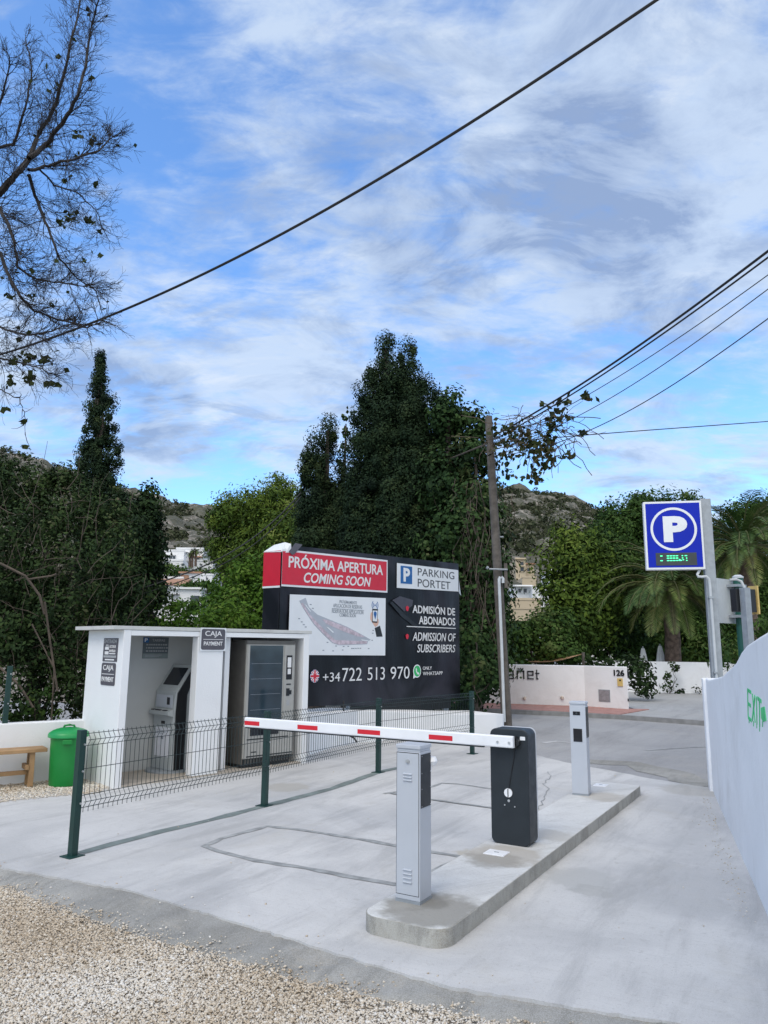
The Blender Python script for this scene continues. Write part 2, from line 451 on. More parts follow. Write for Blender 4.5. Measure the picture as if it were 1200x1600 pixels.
def crown(name, mat, parent, blobs, seed, dens=14, per=40, clump=.35, ln=.1, wd=.06, up=0.0, outward=.7, flat=1.0, off=(0, 0, 0), shell=.5, droop=0.0, tbias=0.0, lump=1.0):
    rng = np.random.default_rng(seed); C = []; D = []; T = []; S = []
    for bi, (x, y, z, rx, ry, rz) in enumerate(blobs):
        area = (rx * rz + rx * ry + ry * rz) / 3 * 4
        k = max(4, int(dens * area))
        d = rng.normal(size=(k, 3)); d /= np.linalg.norm(d, axis=1, keepdims=True)
        fr = shell + (1 - shell) * rng.random(k) ** .6
        bump_ = 1 + .14 * np.sin(d[:, 0] * 5 + bi) * np.cos(d[:, 2] * 6 + bi * 2) + .07 * np.clip(rng.normal(size=k), -1.5, 1.2)
        C.append(np.array([x, y, z]) + d * np.array([rx, ry, rz]) * (fr * bump_)[:, None]); D.append(d)
        bt = .12 * rng.normal()
        T.append(np.clip(.42 + bt + .2 * rng.normal(size=k) + tbias, 0, 1)); S.append(clump * (.5 + rng.random(k)) * min(1.0, .45 + .3 * (rx + rz)))
    C = np.concatenate(C); D = np.concatenate(D); T = np.concatenate(T); S = np.concatenate(S)
    idx = np.repeat(np.arange(len(C)), per)
    g = rng.normal(size=(len(idx), 3)); gd = g / (np.linalg.norm(g, axis=1, keepdims=True) + 1e-9); g *= (rng.random(len(idx)) ** .4 / (np.linalg.norm(g, axis=1) + 1e-9))[:, None]; g[:, 2] *= flat
    cen = C[idx] + g * S[idx][:, None] - np.array(off)
    nr = rng.normal(size=(len(idx), 3)) * .45 + gd * lump + D[idx] * outward * .6 + np.array([0, 0, .2])
    Q = leaf_quads(rng, cen, nr, ln, wd, up, droop)
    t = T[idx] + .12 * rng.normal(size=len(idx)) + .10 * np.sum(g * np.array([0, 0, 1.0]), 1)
    return quads_mesh(name, Q, t, mat, parent)


def seg_path(a, b, n, wob, rnd):
    a = Vector(a); b = Vector(b); out = []
    for i in range(n + 1):
        t = i / n; p = a.lerp(b, t)
        if 0 < i < n: p += Vector((rnd.uniform(-1, 1), rnd.uniform(-1, 1), rnd.uniform(-1, 1))) * wob
        out.append(p)
    return out


def px_blob(px, py, Y, rpx, rpy, ry=None):
    c = P(px, py, Y); k = Y / FPX * 1.01
    return (c[0], c[1], c[2], rpx * k, ry if ry else (rpx + rpy) * .5 * k, rpy * k)


def tree(name, label, cat, base, blobs, leaf, seed, trunk_r=.2, group=None, tm='bark', **kw):
    t = thing(name, label, cat, base, 0, group)
    bl = [(b[0] - base[0], b[1] - base[1], b[2] - base[2], b[3], b[4], b[5]) for b in blobs]
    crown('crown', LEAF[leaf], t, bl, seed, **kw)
    rnd = random.Random(seed); mb = MB()
    top = max(bl, key=lambda b: b[2])
    pts = seg_path((0, 0, -.3), (top[0], top[1], top[2]), 7, .12, rnd)
    mb.tube(pts, [trunk_r * (1.15 - .95 * i / 7) for i in range(8)], 8)
    for b in bl[:10]:
        k = rnd.randint(1, 4); st = pts[k]
        mb.tube(seg_path(st, (b[0], b[1], b[2]), 5, .15, rnd), [trunk_r * .45 * (1 - .8 * i / 5) for i in range(6)], 6)
    mb.build('trunk', tm, t, True)
    return t

# ------------------------------------------------------------------ ground, slab, road, hill
D2 = Vector((.504, .863, 0)); N2 = Vector((.863, -.504, 0))          # along / across the exit lane
ISL = Vector((.165 - .504 * .09, 4.925 - .863 * .09, 0)); ISW, ISLEN, ISH = .60, 5.52, .108
ROT_ISL = math.atan2(N2.y, N2.x)


def isl(u, v, z=0): return ISL + D2 * v + N2 * u + Vector((0, 0, z))


def sheet(name, pts, z, mat, kind='structure', grid=0):
    mb = MB(); mb.add([(float(p[0]), float(p[1]), z) for p in pts], [tuple(range(len(pts)))])
    o = mb.build(name, mat)
    if o.data.polygons[0].normal.z < 0: o.data.flip_normals()
    return struct(o) if kind == 'structure' else o


M['earth'] = pm('bare earth', (.20, .17, .13), .95, var=.25, scale=.8, bump=.3, bscale=20, dirt=(.10, .11, .06), dirt_amt=.6, dscale=.3)
wet = (.20, .19, .165); tanst = (.36, .325, .275)
M['slab'] = concrete('concrete slab', (.535, .53, .52), (.40, .40, .40), (.43, .415, .385), 1.0,
                     [(*G(905, 1372)[:2], .34, (.37, .375, .37), .55), (*G(925, 1392)[:2], .17, (.34, .34, .33), .5),
                      (*G(447, 1230)[:2], .35, (.36, .34, .30), .6), (*G(745, 1336)[:2], .22, (.40, .36, .28), .6), (*G(1085, 1235)[:2], .5, (.36, .34, .30), .5)])
M['island'] = concrete('island concrete', (.60, .605, .595), (.52, .52, .51), (.50, .49, .46), 1.6,
                       [(.06, .30, .42, wet, .75), (.02, .40, .2, (.15, .145, .13), .5), (.0, 1.72, .40, tanst, .65), (-.02, 1.55, .3, wet, .45), (.1, 4.55, .34, tanst, .55), (.1, 2.55, .3, (.42, .40, .36), .6)])
M['lip'] = concrete('rough concrete lip', (.28, .275, .255), (.19, .185, .165), (.32, .29, .24), 2.2)
M['asphalt'] = concrete('worn asphalt', (.31, .31, .315), (.245, .245, .25), (.33, .315, .29), .5)
M['drive'] = concrete('driveway concrete', (.36, .365, .37), (.30, .305, .31), (.33, .32, .31), .6)

mb = MB(); mb.add([(-400, -60, -.30), (400, -60, -.30), (400, 900, -.30), (-400, 900, -.30)], [(0, 1, 2, 3)])
struct(mb.build('ground', 'earth'))

front = [G(x, y) for x, y in [(-260, 1290), (0, 1355), (100, 1372), (200, 1390), (300, 1420), (420, 1455), (560, 1500), (700, 1540), (850, 1565), (1000, 1590), (1090, 1602), (1400, 1640)]]
rnd = random.Random(4)


def rough(pts, step, amp, seed):
    rr = random.Random(seed); out = []
    for a, b in zip(pts[:-1], pts[1:]):
        a = Vector((a[0], a[1], 0)); b = Vector((b[0], b[1], 0)); n = max(1, int((b - a).length / step))
        for i in range(n):
            p = a.lerp(b, i / n); out.append((p.x + rr.uniform(-amp, amp), p.y + rr.uniform(-amp, amp)))
    out.append((pts[-1][0], pts[-1][1])); return out


fr = rough(front, .05, .009, 1)
roadedge = rough([G(x, y) for x, y in [(1300, 1262), (1110, 1230), (1050, 1222), (1000, 1213), (940, 1202), (900, 1195), (845, 1182), (800, 1170)]], .15, .03, 2)
slab = fr + [(9, 8.8)] + roadedge + [(2.6, 15.6), (-.2, 14.9), (-1.1, 12.9), (-1.8, 12.6), (-4.05, 10.5), (-8.4, 7.45)]
mb = MB(); mb.prism([(p[0], p[1]) for p in slab], -.25, 0.0, 'z')
struct(mb.build('concrete_pavement', 'slab'))

# the rough lip in front of the slab, falling to the gravel
gl = [G(x, y, -.05) for x, y in [(-260, 1300), (0, 1385), (110, 1430), (200, 1462), (300, 1488), (400, 1513), (500, 1543), (600, 1563), (700, 1583), (790, 1600), (950, 1640), (1400, 1720)]]
mb = MB(); K = 120


def along(pts, t):
    d = [0]
    for a, b in zip(pts[:-1], pts[1:]): d.append(d[-1] + math.hypot(b[0] - a[0], b[1] - a[1]))
    s = t * d[-1]
    for i in range(len(pts) - 1):
        if s <= d[i + 1] or i == len(pts) - 2:
            f = (s - d[i]) / max(1e-9, d[i + 1] - d[i]); return (pts[i][0] + (pts[i + 1][0] - pts[i][0]) * f, pts[i][1] + (pts[i + 1][1] - pts[i][1]) * f)


for i in range(K + 1):
    t = i / K; a = along(fr, t); b = along(gl, t)
    for j in range(7):
        q = j / 6; e = rnd.uniform(-.008, .008)
        z = -.012 - .05 * q ** 1.2 + rnd.uniform(-.009, .009) * (j > 0) + .010 * math.sin(i * .9 + j * .8) * (j in (2, 3, 4, 5)) - (.03 if j == 6 else 0)
        mb.v.append((a[0] + (b[0] - a[0]) * q * 1.08 + e, a[1] + (b[1] - a[1]) * q * 1.08 + e + (.03 if j == 0 else 0), z))
for i in range(K):
    for j in range(6): mb.f.append((i * 7 + j, (i + 1) * 7 + j, (i + 1) * 7 + j + 1, i * 7 + j + 1))
struct(mb.build('concrete_lip', 'lip', None, True))

# saw cuts and the joint strip under the fence


def strip(name, pts, w, z, mat, step=.06, wob=.004, seed=0):
    rr = random.Random(seed); pts = rough(pts, step, wob, seed); mb = MB()
    for i, p in enumerate(pts):
        a = Vector(pts[max(0, i - 1)]); b = Vector(pts[min(len(pts) - 1, i + 1)]); d = (b - a).normalized(); n = Vector((-d.y, d.x))
        ww = w * rr.uniform(.75, 1.25) / 2; q = Vector(p)
        mb.v += [(q.x + n.x * ww, q.y + n.y * ww, z), (q.x - n.x * ww, q.y - n.y * ww, z)]
    for i in range(len(pts) - 1): mb.f.append((2 * i, 2 * i + 1, 2 * i + 3, 2 * i + 2))
    o = mb.build(name, mat)
    for pl in o.data.polygons:
        if pl.normal.z < 0: o.data.flip_normals(); break
    return struct(o)


g2 = lambda L: [G(x, y)[:2] for x, y in L]
strip('joint_strip', g2([(127, 1333), (180, 1318), (250, 1300), (330, 1281), (412, 1260), (470, 1245), (520, 1232), (590, 1207), (640, 1196)]), .12, .004, 'greenseam', .2, .006, 3)
strip('pavement_seam', g2([(620, 1383), (560, 1373), (480, 1357), (400, 1345), (340, 1330), (320, 1322), (345, 1311), (418, 1291), (470, 1297), (560, 1311), (640, 1326), (725, 1340)]), .065, .004, 'seam', .12, .006, 5)
strip('pavement_seam', g2([(620, 1383), (680, 1360), (725, 1340), (760, 1322)]), .055, .006, 'seam', .12, .006, 6)
strip('pavement_seam', g2([(600, 1240), (674, 1230), (690, 1224), (715, 1225), (770, 1233)]), .055, .004, 'seam', .12, .006, 7)
strip('pavement_seam', g2([(610, 1240), (676, 1250), (770, 1263), (800, 1268)]), .055, .008, 'seam', .12, .006, 8)
strip('pavement_crack', g2([(842, 1265), (852, 1243), (858, 1232), (849, 1225), (862, 1212), (856, 1206)]), .012, .004, 'seam', .09, .02, 9)

# gravel yard
M['gravelbase'] = concrete('gravel bed', (.38, .32, .24), (.28, .23, .17), (.44, .37, .27), 3)
mb = MB(); mb.add([(-9, .5, -.072), (6, .5, -.072), (6, 4.6, -.072), (.5, 4.7, -.072), (-3, 7.2, -.072), (-9, 9, -.072)], [(0, 1, 2, 3, 4, 5)])
struct(mb.build('gravel_ground', 'gravelbase'))
M['stone'] = tintmat('crushed stone', [(.29, .235, .17), (.455, .375, .28), (.555, .485, .39), (.635, .585, .51), (.72, .695, .65)], .85, .2)


def gravel(name, pts, z, smin, smax, seed):
    rng = np.random.default_rng(seed); n = len(pts)
    base = np.array([(1, 0, 0), (-1, 0, 0), (0, 1, 0), (0, -1, 0), (0, 0, 1), (0, 0, -1), (.6, .6, .5), (-.6, -.5, .55)], float)
    V = base[None] * (1 + .35 * rng.normal(size=(n, 8, 3)) * .6)
    s = smin + (smax - smin) * rng.random(n) ** 2.6
    V = V * (s[:, None, None] * np.stack([.7 + .5 * rng.random(n), .6 + .45 * rng.random(n), .35 + .4 * rng.random(n)], 1)[:, None, :])
    a = rng.random(n) * 6.283; c, q = np.cos(a), np.sin(a)
    tl = rng.normal(size=n) * .35
    y = V[:, :, 1] * np.cos(tl)[:, None] - V[:, :, 2] * np.sin(tl)[:, None]; zz = V[:, :, 1] * np.sin(tl)[:, None] + V[:, :, 2] * np.cos(tl)[:, None]
    X = V[:, :, 0] * c[:, None] - y * q[:, None]; Y = V[:, :, 0] * q[:, None] + y * c[:, None]
    X += pts[:, 0:1]; Y += pts[:, 1:2]; Z = zz + z + (s * .25 * rng.random(n))[:, None]
    if pts.shape[1] > 2: Z += pts[:, 2:3]
    co = np.stack([X, Y, Z], 2)
    F = np.array([(0, 2, 6), (2, 4, 6), (4, 0, 6), (2, 1, 4), (1, 7, 4), (7, 3, 4), (1, 3, 7), (3, 0, 4), (2, 0, 5), (1, 2, 5), (3, 1, 5), (0, 3, 5)])
    nf = len(F); fi = (np.arange(n)[:, None, None] * 8 + F[None]).reshape(-1)
    me = bpy.data.meshes.new(name); me.vertices.add(n * 8); me.vertices.foreach_set('co', co.astype(np.float32).ravel())
    me.loops.add(n * nf * 3); me.loops.foreach_set('vertex_index', fi.astype(np.int32))
    me.polygons.add(n * nf); me.polygons.foreach_set('loop_start', np.arange(0, n * nf * 3, 3, dtype=np.int32)); me.update(calc_edges=True)
    px_, py_ = pts[:, 0], pts[:, 1]
    low = .17 * np.sin(px_ * 3.1 + 1.3 * np.sin(py_ * 2.2)) + .10 * np.sin(py_ * 5.3 + px_ * 1.7)
    t = np.clip(.56 + .20 * rng.normal(size=n) + low, 0, 1)
    at = me.attributes.new('tint', 'FLOAT', 'FACE'); at.data.foreach_set('value', np.repeat(t, nf).astype(np.float32))
    return tag(finish(name, me, 'stone'), kind='stuff')


rng = np.random.default_rng(9)
cand = np.stack([rng.uniform(-3.6, 1.2, 300000), rng.uniform(3.2, 6.6, 300000)], 1)
gx = np.array([p[0] for p in gl]); gy = np.array([p[1] for p in gl]); o_ = np.argsort(gx)
lim = np.interp(cand[:, 0], gx[o_], gy[o_])
edge = lim + .03 + .13 * rng.normal(size=len(cand)) * rng.random(len(cand))
ok_ = cand[:, 1] < edge; cand = cand[ok_]; lim = lim[ok_]
dl = cand[:, 1] - lim; zz = np.where(dl > 0, .010 + dl * .13, .014 * np.exp(-(dl / .14) ** 2))
tag(gravel('gravel', np.column_stack([cand, zz])[:125000], -.064, .0045, .0130, 3), 'pale crushed stone gravel covering the yard in front of the concrete lip')
# strip of gravel by the bench
gp = np.array(g2([(-160, 1245), (0, 1222), (60, 1216), (125, 1205), (175, 1228), (150, 1240), (60, 1247), (0, 1254), (-160, 1275)]))


def inpoly(p, poly):
    x, y = p[:, 0], p[:, 1]; r = np.zeros(len(p), bool); n = len(poly)
    for i in range(n):
        x1, y1 = poly[i]; x2, y2 = poly[i - 1]
        c = ((y1 > y) != (y2 > y)) & (x < (x2 - x1) * (y - y1) / (y2 - y1 + 1e-12) + x1); r ^= c
    return r


c2 = np.stack([rng.uniform(gp[:, 0].min() - .1, gp[:, 0].max() + .1, 26000), rng.uniform(gp[:, 1].min() - .1, gp[:, 1].max() + .1, 26000)], 1)
c2j = c2 + .03 * rng.normal(size=c2.shape)
tag(gravel('gravel', c2[inpoly(c2j, gp)], .006, .006, .019, 5), 'tan gravel strip under the bench and the green bin')
strip('gravel_bed', [tuple((gp[1] + gp[7]) / 2), tuple((gp[3] + gp[5]) / 2)], .4, .004, 'gravelbase', .3, .0, 1)

# loose stones and leaf bits on the slab
cand = np.stack([rng.uniform(-3, 4, 160), rng.uniform(4.6, 12, 160)], 1)
extra = []
for i in range(260):
    t = rng.random(); a = np.array([2.48, 5.2]) * (1 - t) + np.array([4.05, 9.6]) * t
    extra.append(a + np.array([-.045 - abs(rng.normal()) * .06, rng.normal() * .05]))
for i in range(60):
    t = rng.random(); a = along(fr, .15 + .7 * t); extra.append(np.array(a) + np.array([rng.normal() * .05, .03 + abs(rng.normal()) * .12]))
tag(gravel('loose_stones', np.concatenate([cand, np.array(extra)]), .002, .003, .011, 8), 'scattered small stones lying on the concrete slab', kind='stuff')

# road, pavement, kerb, driveway beyond
kerb = [P(300, 1113, 22), P(640, 1109, 21.6)[:], G(790, 1113), G(880, 1117), G(970, 1122), G(1080, 1130), G(1500, 1165)]
kerb = [(float(k[0]), float(k[1])) for k in kerb]
road = [(-30, 19), (2.6, 15.2)] + [(float(p[0]), float(p[1])) for p in reversed(roadedge)] + [(9, 8.8), (30, 2), (44, 12)] + [kerb[6], kerb[5], kerb[4], kerb[3], kerb[2], kerb[1], (-30, 27)]
mb = MB(); mb.prism([(p[0], p[1] + (.0)) for p in road], -.28, -.035, 'z'); struct(mb.build('road', 'asphalt'))
strip('road_marking', g2([(848, 1158), (870, 1155.5), (892, 1158)]), .10, -.03, 'asphaltline', .3, .01, 2)
strip('road_marking', g2([(1010, 1170), (1060, 1166), (1112, 1164)]), .05, -.03, 'seam', .3, .02, 3)
strip('road_patch', g2([(905, 1185), (985, 1190), (1040, 1203), (1105, 1225)]), .55, -.030, 'lip', .2, .05, 4)
kb = MB()
for (a, b) in zip(kerb[1:-1], kerb[2:]):
    d = Vector((b[0] - a[0], b[1] - a[1])).normalized(); n = Vector((-d.y, d.x)) * .14
    kb.prism([a, b, (b[0] + n.x, b[1] + n.y), (a[0] + n.x, a[1] + n.y)], -.25, .075, 'z')
struct(kb.build('kerb', 'kerb'))
W1 = [G(560, 1098), G(740, 1102), G(915, 1108), G(983, 1113)]
pv = [(k[0], k[1] + .13) for k in kerb[1:5]] + [(float(W1[3][0]) + .6, float(W1[3][1]) + .1), (float(W1[3][0]), float(W1[3][1]) + .25), (float(W1[2][0]), float(W1[2][1]) + .25), (float(W1[1][0]), float(W1[1][1]) + .25), (float(W1[0][0]), float(W1[0][1]) + .25)]
mb = MB(); mb.prism(pv, -.2, .085, 'z'); struct(mb.build('pavement', 'pinkpave'))
dv = [(kerb[4][0] + .05, kerb[4][1] + .15), (kerb[5][0], kerb[5][1] + .15), (kerb[6][0], kerb[6][1] + .15), (30, 32), (8, 30.2), (float(W1[3][0]) + .3, float(W1[3][1]) + .5)]
mb = MB(); mb.prism(dv, -.2, .065, 'z'); struct(mb.build('driveway', 'drive'))

# hill
RPX = [-600, -200, 0, 120, 200, 270, 340, 450, 600, 790, 870, 950, 1020, 1200, 1500, 1900]
RPY = [770, 700, 705, 745, 776, 788, 803, 790, 770, 765, 776, 804, 842, 880, 900, 930]


def hill_z(X, Y):
    s = np.interp(Y, [40, 60, 110, 150, 220, 350, 420, 600], [0, .0, .085, .195, .5, 1.0, .9, .4])
    px = 600 + FPX * X / Y * .985
    py = np.interp(px, RPX, RPY)
    zr = EYE + (1010 + (px - 600) * .0087 - py) / FPX * 350 * 1.03
    return zr * s - .35


nx, ny = 260, 150
ys = np.linspace(40, 600, ny); rng = np.random.default_rng(2)
VX = []; 
for y in ys:
    for xn in np.linspace(-1.0, 1.15, nx): VX.append((xn * y, y))
VX = np.array(VX); hz = hill_z(VX[:, 0], VX[:, 1])
nn = np.zeros(len(VX))
for fx, fy, am in ((.05, .043, .9), (.11, .05, .5)):
    nn += am * np.sin(VX[:, 0] * fx + 2 * np.sin(VX[:, 1] * fy * .7)) * np.cos(VX[:, 1] * fy + 1.5 * np.sin(VX[:, 0] * fx * .6))
ln_ = rng.normal(size=(ny, nx))
for _ in range(3): ln_ = (ln_ + np.roll(ln_, 1, 0) + np.roll(ln_, -1, 0) + np.roll(ln_, 1, 1) + np.roll(ln_, -1, 1)) / 5 * 1.35
hz += 2.2 * ln_.ravel() * np.clip((VX[:, 1] - 80) / 200, 0, 1)
hz += nn * np.clip((VX[:, 1] - 150) / 150, 0, 1) + .35 * rng.normal(size=len(VX)) * np.clip((VX[:, 1] - 130) / 200, 0, 1)
me = bpy.data.meshes.new('hill')
fs = [(j * nx + i, j * nx + i + 1, (j + 1) * nx + i + 1, (j + 1) * nx + i) for j in range(ny - 1) for i in range(nx - 1)]
me.from_pydata([(float(a[0]), float(a[1]), float(z)) for a, z in zip(VX, hz)], [], fs)
mt = bpy.data.materials.new('limestone hillside'); mt.use_nodes = True; t = NT(mt.node_tree); b = t.n['Principled BSDF']
oc = t.new('ShaderNodeTexCoord').outputs['Object']
c = t.mix(t.rng(t.noise(oc, .45, 8, .75), .38, .62), (.115, .10, .078, 1), (.36, .325, .28, 1))
c = t.mix(t.rng(t.noise(oc, .22, 9, .75, .5), .42, .51, 0, .92), c, (.062, .064, .04, 1))
c = t.mix(t.rng(t.noise(oc, .02, 5, .6), .5, .68, 0, .7), c, (.10, .10, .065, 1))
t.put(b.inputs['Base Color'], c); b.inputs['Roughness'].default_value = .95
bn = t.new('ShaderNodeBump'); bn.inputs['Strength'].default_value = .8; bn.inputs['Distance'].default_value = 1.2
t.put(bn.inputs['Height'], t.noise(oc, .5, 8, .7)); t.put(b.inputs['Normal'], bn.outputs[0])
struct(finish('hill', me, mt, None, True))
# scrub bushes over it
n = 36000
Yb = rng.uniform(62, 352, n) ** 1.0; Xb = rng.uniform(-.6, .62, n) * Yb; keep = np.sin(Xb * .07 + Yb * .05) + np.sin(Yb * .11 - Xb * .04) + rng.normal(size=n) * 1.1 > -.2
Xb, Yb = Xb[keep], Yb[keep]; pxb = 600 + FPX * Xb / Yb; kp = (Yb > 157) | ~(((pxb > 225) & (pxb < 345)) | ((pxb > 780) & (pxb < 975))); Xb, Yb = Xb[kp], Yb[kp]; zb = hill_z(Xb, Yb) + .5
cen = np.repeat(np.stack([Xb, Yb, zb], 1), 12, 0); sz = np.repeat(.4 + 1.3 * rng.random(len(Xb)) ** 3, 12)
cen = cen + rng.normal(size=cen.shape) * sz[:, None] * np.array([.6, .6, .4])
Q = leaf_quads(rng, cen, rng.normal(size=cen.shape) + np.array([0, -.5, .6]), sz * .95, sz * .7)
tag(quads_mesh('hill_scrub', Q, np.repeat(.35 + .25 * rng.normal(size=len(Xb)), 12), LEAF['scrub']), 'low scrub bushes dotted over the rocky hillside', kind='stuff')

# ------------------------------------------------------------------ kerb island
root = thing('traffic_island', 'long raised concrete island with rounded end carrying the barrier and two columns', 'traffic island', ISL, ROT_ISL)
pts = []
for cx, cy, a0, r in ((ISW / 2 - .13, .13, -90, .13), (ISW / 2 - .05, ISLEN - .05, 0, .05), (-ISW / 2 + .05, ISLEN - .05, 90, .05), (-ISW / 2 + .13, .13, 180, .13)):
    for k in range(9):
        t = math.radians(a0 + 90 * k / 8); pts.append((cx + r * math.cos(t), cy + r * math.sin(t)))
M['islandside'] = concrete('island side', (.40, .39, .35), (.25, .24, .21), (.33, .30, .24), 5)
mb = MB(); mb.prism(pts, -.02, ISH - .004, 'z'); mb.build('kerb_side', 'islandside', root)
mb = MB(); ip = []
for (x, y) in pts: ip.append((x * .988, ISLEN / 2 + (y - ISLEN / 2) * .9985))
mb.prism(ip, ISH - .02, ISH, 'z'); mb.build('top_slab', 'island', root, False, .006)


def cover_plate(u, v, w, d, rz, label):
    t = thing('junction_cover', label, 'junction cover', isl(u, v, ISH), ROT_ISL + rz, 'cover plates on the island')
    mb = MB(); mb.box(-w / 2, w / 2, -d / 2, d / 2, -.002, .007); mb.build('plate', 'white', t, False, .002)
    mb = MB(); mb.box(-.02, .02, -.006, .006, .007, .010); mb.build('finger_slot', 'galv', t)


p = G(776, 1333, ISH); q = Vector((p[0], p[1], 0)) - ISL
cover_plate(q.dot(N2), q.dot(D2), .175, .15, 0, 'white plastic cover plate lying in front of the dark barrier cabinet')
p = G(939, 1227, ISH); q = Vector((p[0], p[1], 0)) - ISL
cover_plate(q.dot(N2), q.dot(D2), .15, .16, 0, 'white cover plate beside the far grey column with the camera screens')

# ------------------------------------------------------------------ columns
def column(loc, rz, label, door, h=.98):
    w, d = .18, .165
    t = thing('access_column', label, 'access column', loc, rz, 'grey steel columns on the island')
    mb = MB(); mb.box(-w / 2, w / 2, 0, d, .018, h - .045); mb.build('body', 'greysteel', t, False, .004)
    mb = MB(); mb.box(-w / 2 - .001, w / 2 + .001, -.001, d + .001, 0, .018); mb.build('plinth', 'galv', t)
    mb = MB(); mb.box(-w / 2 + .004, w / 2 - .004, .004, d - .004, h - .045, h - .026); mb.box(-w / 2 - .003, w / 2 + .003, -.004, d + .003, h - .026, h); mb.build('cap', 'greysteel', t, False, .004)
    mb = MB(); mb.box(w / 2, w / 2 + .004, .012, d - .012, h - .40, h - .06); pn = mb.build('side_screen', 'black', t, False, .001)
    for yy in (.020, d - .020):
        for zz in (h - .39, h - .28, h - .18, h - .07):
            mb = MB(); mb.tube([(w / 2 + .003, yy, zz), (w / 2 + .0055, yy, zz)], .0035, 8); mb.build('screw', 'alu', pn)
    if door:
        mb = MB(); mb.box(-w / 2 + .006, w / 2 - .010, -.003, 0.002, .05, h - .055); dr = mb.build('door', 'greysteel', t, False, .002)
        mb = MB(); mb.box(-w / 2 + .003, w / 2 - .007, -.0008, .001, .047, h - .050); mb.build('door_gap', 'black', dr)
        mb = MB(); mb.tube([(0, -.002, h - .105), (0, -.012, h - .105)], .013, 16); mb.tube([(0, -.012, h - .105), (0, -.015, h - .105)], .008, 12); mb.build('lock', 'alu', dr, True)
        for zz in (h - .19, h - .21, h - .23, .20, .175, .15, .125):
            mb = MB(); mb.prism([(-.003, zz - .007), (-.013, zz + .001), (-.011, zz + .006), (-.003, zz + .007)], -.032, .032, 'x')
            mb.build('vent_louvre', 'greysteel', dr)
    else:
        mb = MB(); mb.box(-.052, .03, -.005, 0.001, h - .15, h - .108); sc = mb.build('camera_window', 'screen', t, False, .002)
        mb = MB(); mb.tube([(-.01, -.006, h - .129), (-.01, -.010, h - .129)], .011, 14); mb.build('lens', 'ledback', sc, True)
        mb = MB(); mb.box(-.055, .045, -.005, 0.001, h - .445, h - .30); mb.build('card_reader', 'screen', t, False, .002)
        mb = MB(); mb.tube([(w / 2 + .003, .05, .05), (w / 2 + .008, .05, .05)], .012, 12); mb.build('plug', 'greysteel', t)
    return t


p = G(637, 1411, ISH)
col1 = column((p[0], p[1], ISH), ROT_ISL, 'nearest light grey steel column with a louvred locked door', True, .99)
# small pale fitting behind it
mb = MB(); mb.lathe([(.0, -.03), (.03, -.028), (.042, 0), (.03, .028), (0, .03)], 16, (0, 0, 0)); o = mb.build('intercom_dome', 'white', col1, True); o.location = (.08, .19, .87)
mb = MB(); mb.box(.045, .075, .16, .20, .80, .85); mb.build('dome_bracket', 'white', col1)
p = G(907, 1243, ISH)
column((p[0], p[1], ISH), ROT_ISL + .08, 'far light grey steel column with two dark screens facing the camera', False, 1.03)

# ------------------------------------------------------------------ barrier
p = G(798, 1320.5, ISH)
bar = thing('barrier_gate', 'dark grey barrier cabinet with a white red striped arm lowered across the lane', 'barrier', (p[0], p[1], ISH), ROT_ISL)
CW, CD, CH = .345, .20, .945
mb = MB(); mb.prism(rrect(-CW / 2, CW / 2, 0, CH, .055), 0, CD, 'y'); mb.build('cabinet', 'anthracite', bar, True, .006)
mb = MB(); mb.prism(rrect(-CW / 2 - .002, CW / 2 + .003, .002, CH + .004, .055), CD + .001, CD + .016, 'y'); mb.build('rear_door', 'greysteel', bar, True, .004)
mb = MB(); mb.prism(rrect(.105, .150, CH - .085, CH - .055, .003), -.004, -.001, 'y'); mb.build('label_sticker', 'white', bar)
mb = MB(); mb.tube([(-.01, -.001, .42), (-.01, -.012, .42)], .036, 28); kn = mb.build('crank_cover', 'white', bar, True)
mb = MB(); mb.box(-.0135, -.0065, -.016, -.0125, .386, .454); mb.build('slot', 'black', kn)
for (x, z, r) in ((-.008, .355, .011), (-.045, .318, .006), (.045, .312, .006)):
    mb = MB(); mb.tube([(x, 0, z), (x, -.006, z)], r, 14); mb.build('bolt', 'alu', bar, True)
mb = MB(); mb.tube([(.060, -.012, .80), (.045, -.006, .70), (.015, -.004, .56), (-.004, -.008, .455)], .0032, 6); mb.build('cable', 'cable', bar, True)
AZ = .845; A1 = .072; AL = 2.885
mb = MB(); mb.tube([(.075, 0, AZ), (.075, -.045, AZ)], .035, 20); mb.box(.0, .085, -.045, -.02, AZ - .05, AZ + .05); mb.build('arm_hub', 'black', bar, True)
mb = MB(); mb.prism([(-.086, AZ - .046), (-.092, AZ - .038), (-.092, AZ + .044), (-.084, AZ + .052), (-.052, AZ + .052), (-.045, AZ + .044), (-.045, AZ - .046)], -AL, A1, 'x')
arm = mb.build('arm', 'white', bar, False, .003)
mb = MB(); mb.box(-AL + .01, -.20, -.082, -.05, AZ - .058, AZ - .046); mb.build('rubber_edge', 'black', arm)
for a, b in ((-AL + .004, -AL + .20), (-2.195, -1.95), (-1.485, -1.235), (-.725, -.49)):
    mb = MB(); mb.box(a, b, -.0935, -.0905, AZ - .024, AZ + .018); mb.build('reflective_strip', 'red', arm)
for x in (.040, -.065):
    mb = MB(); mb.tube([(x, -.092, AZ - .002), (x, -.099, AZ - .002)], .011, 14); mb.build('bolt', 'alu', arm, True)

# ------------------------------------------------------------------ mesh fence
base = [G(113, 1338), G(413, 1259), G(591, 1207), G(738, 1178)]
fence = thing('mesh_fence', 'dark green wire mesh fence of three panels on four steel posts', 'fence', base[0], 0)
B = [Vector((q[0] - base[0][0], q[1] - base[0][1], 0)) for q in base]
PH = 1.02


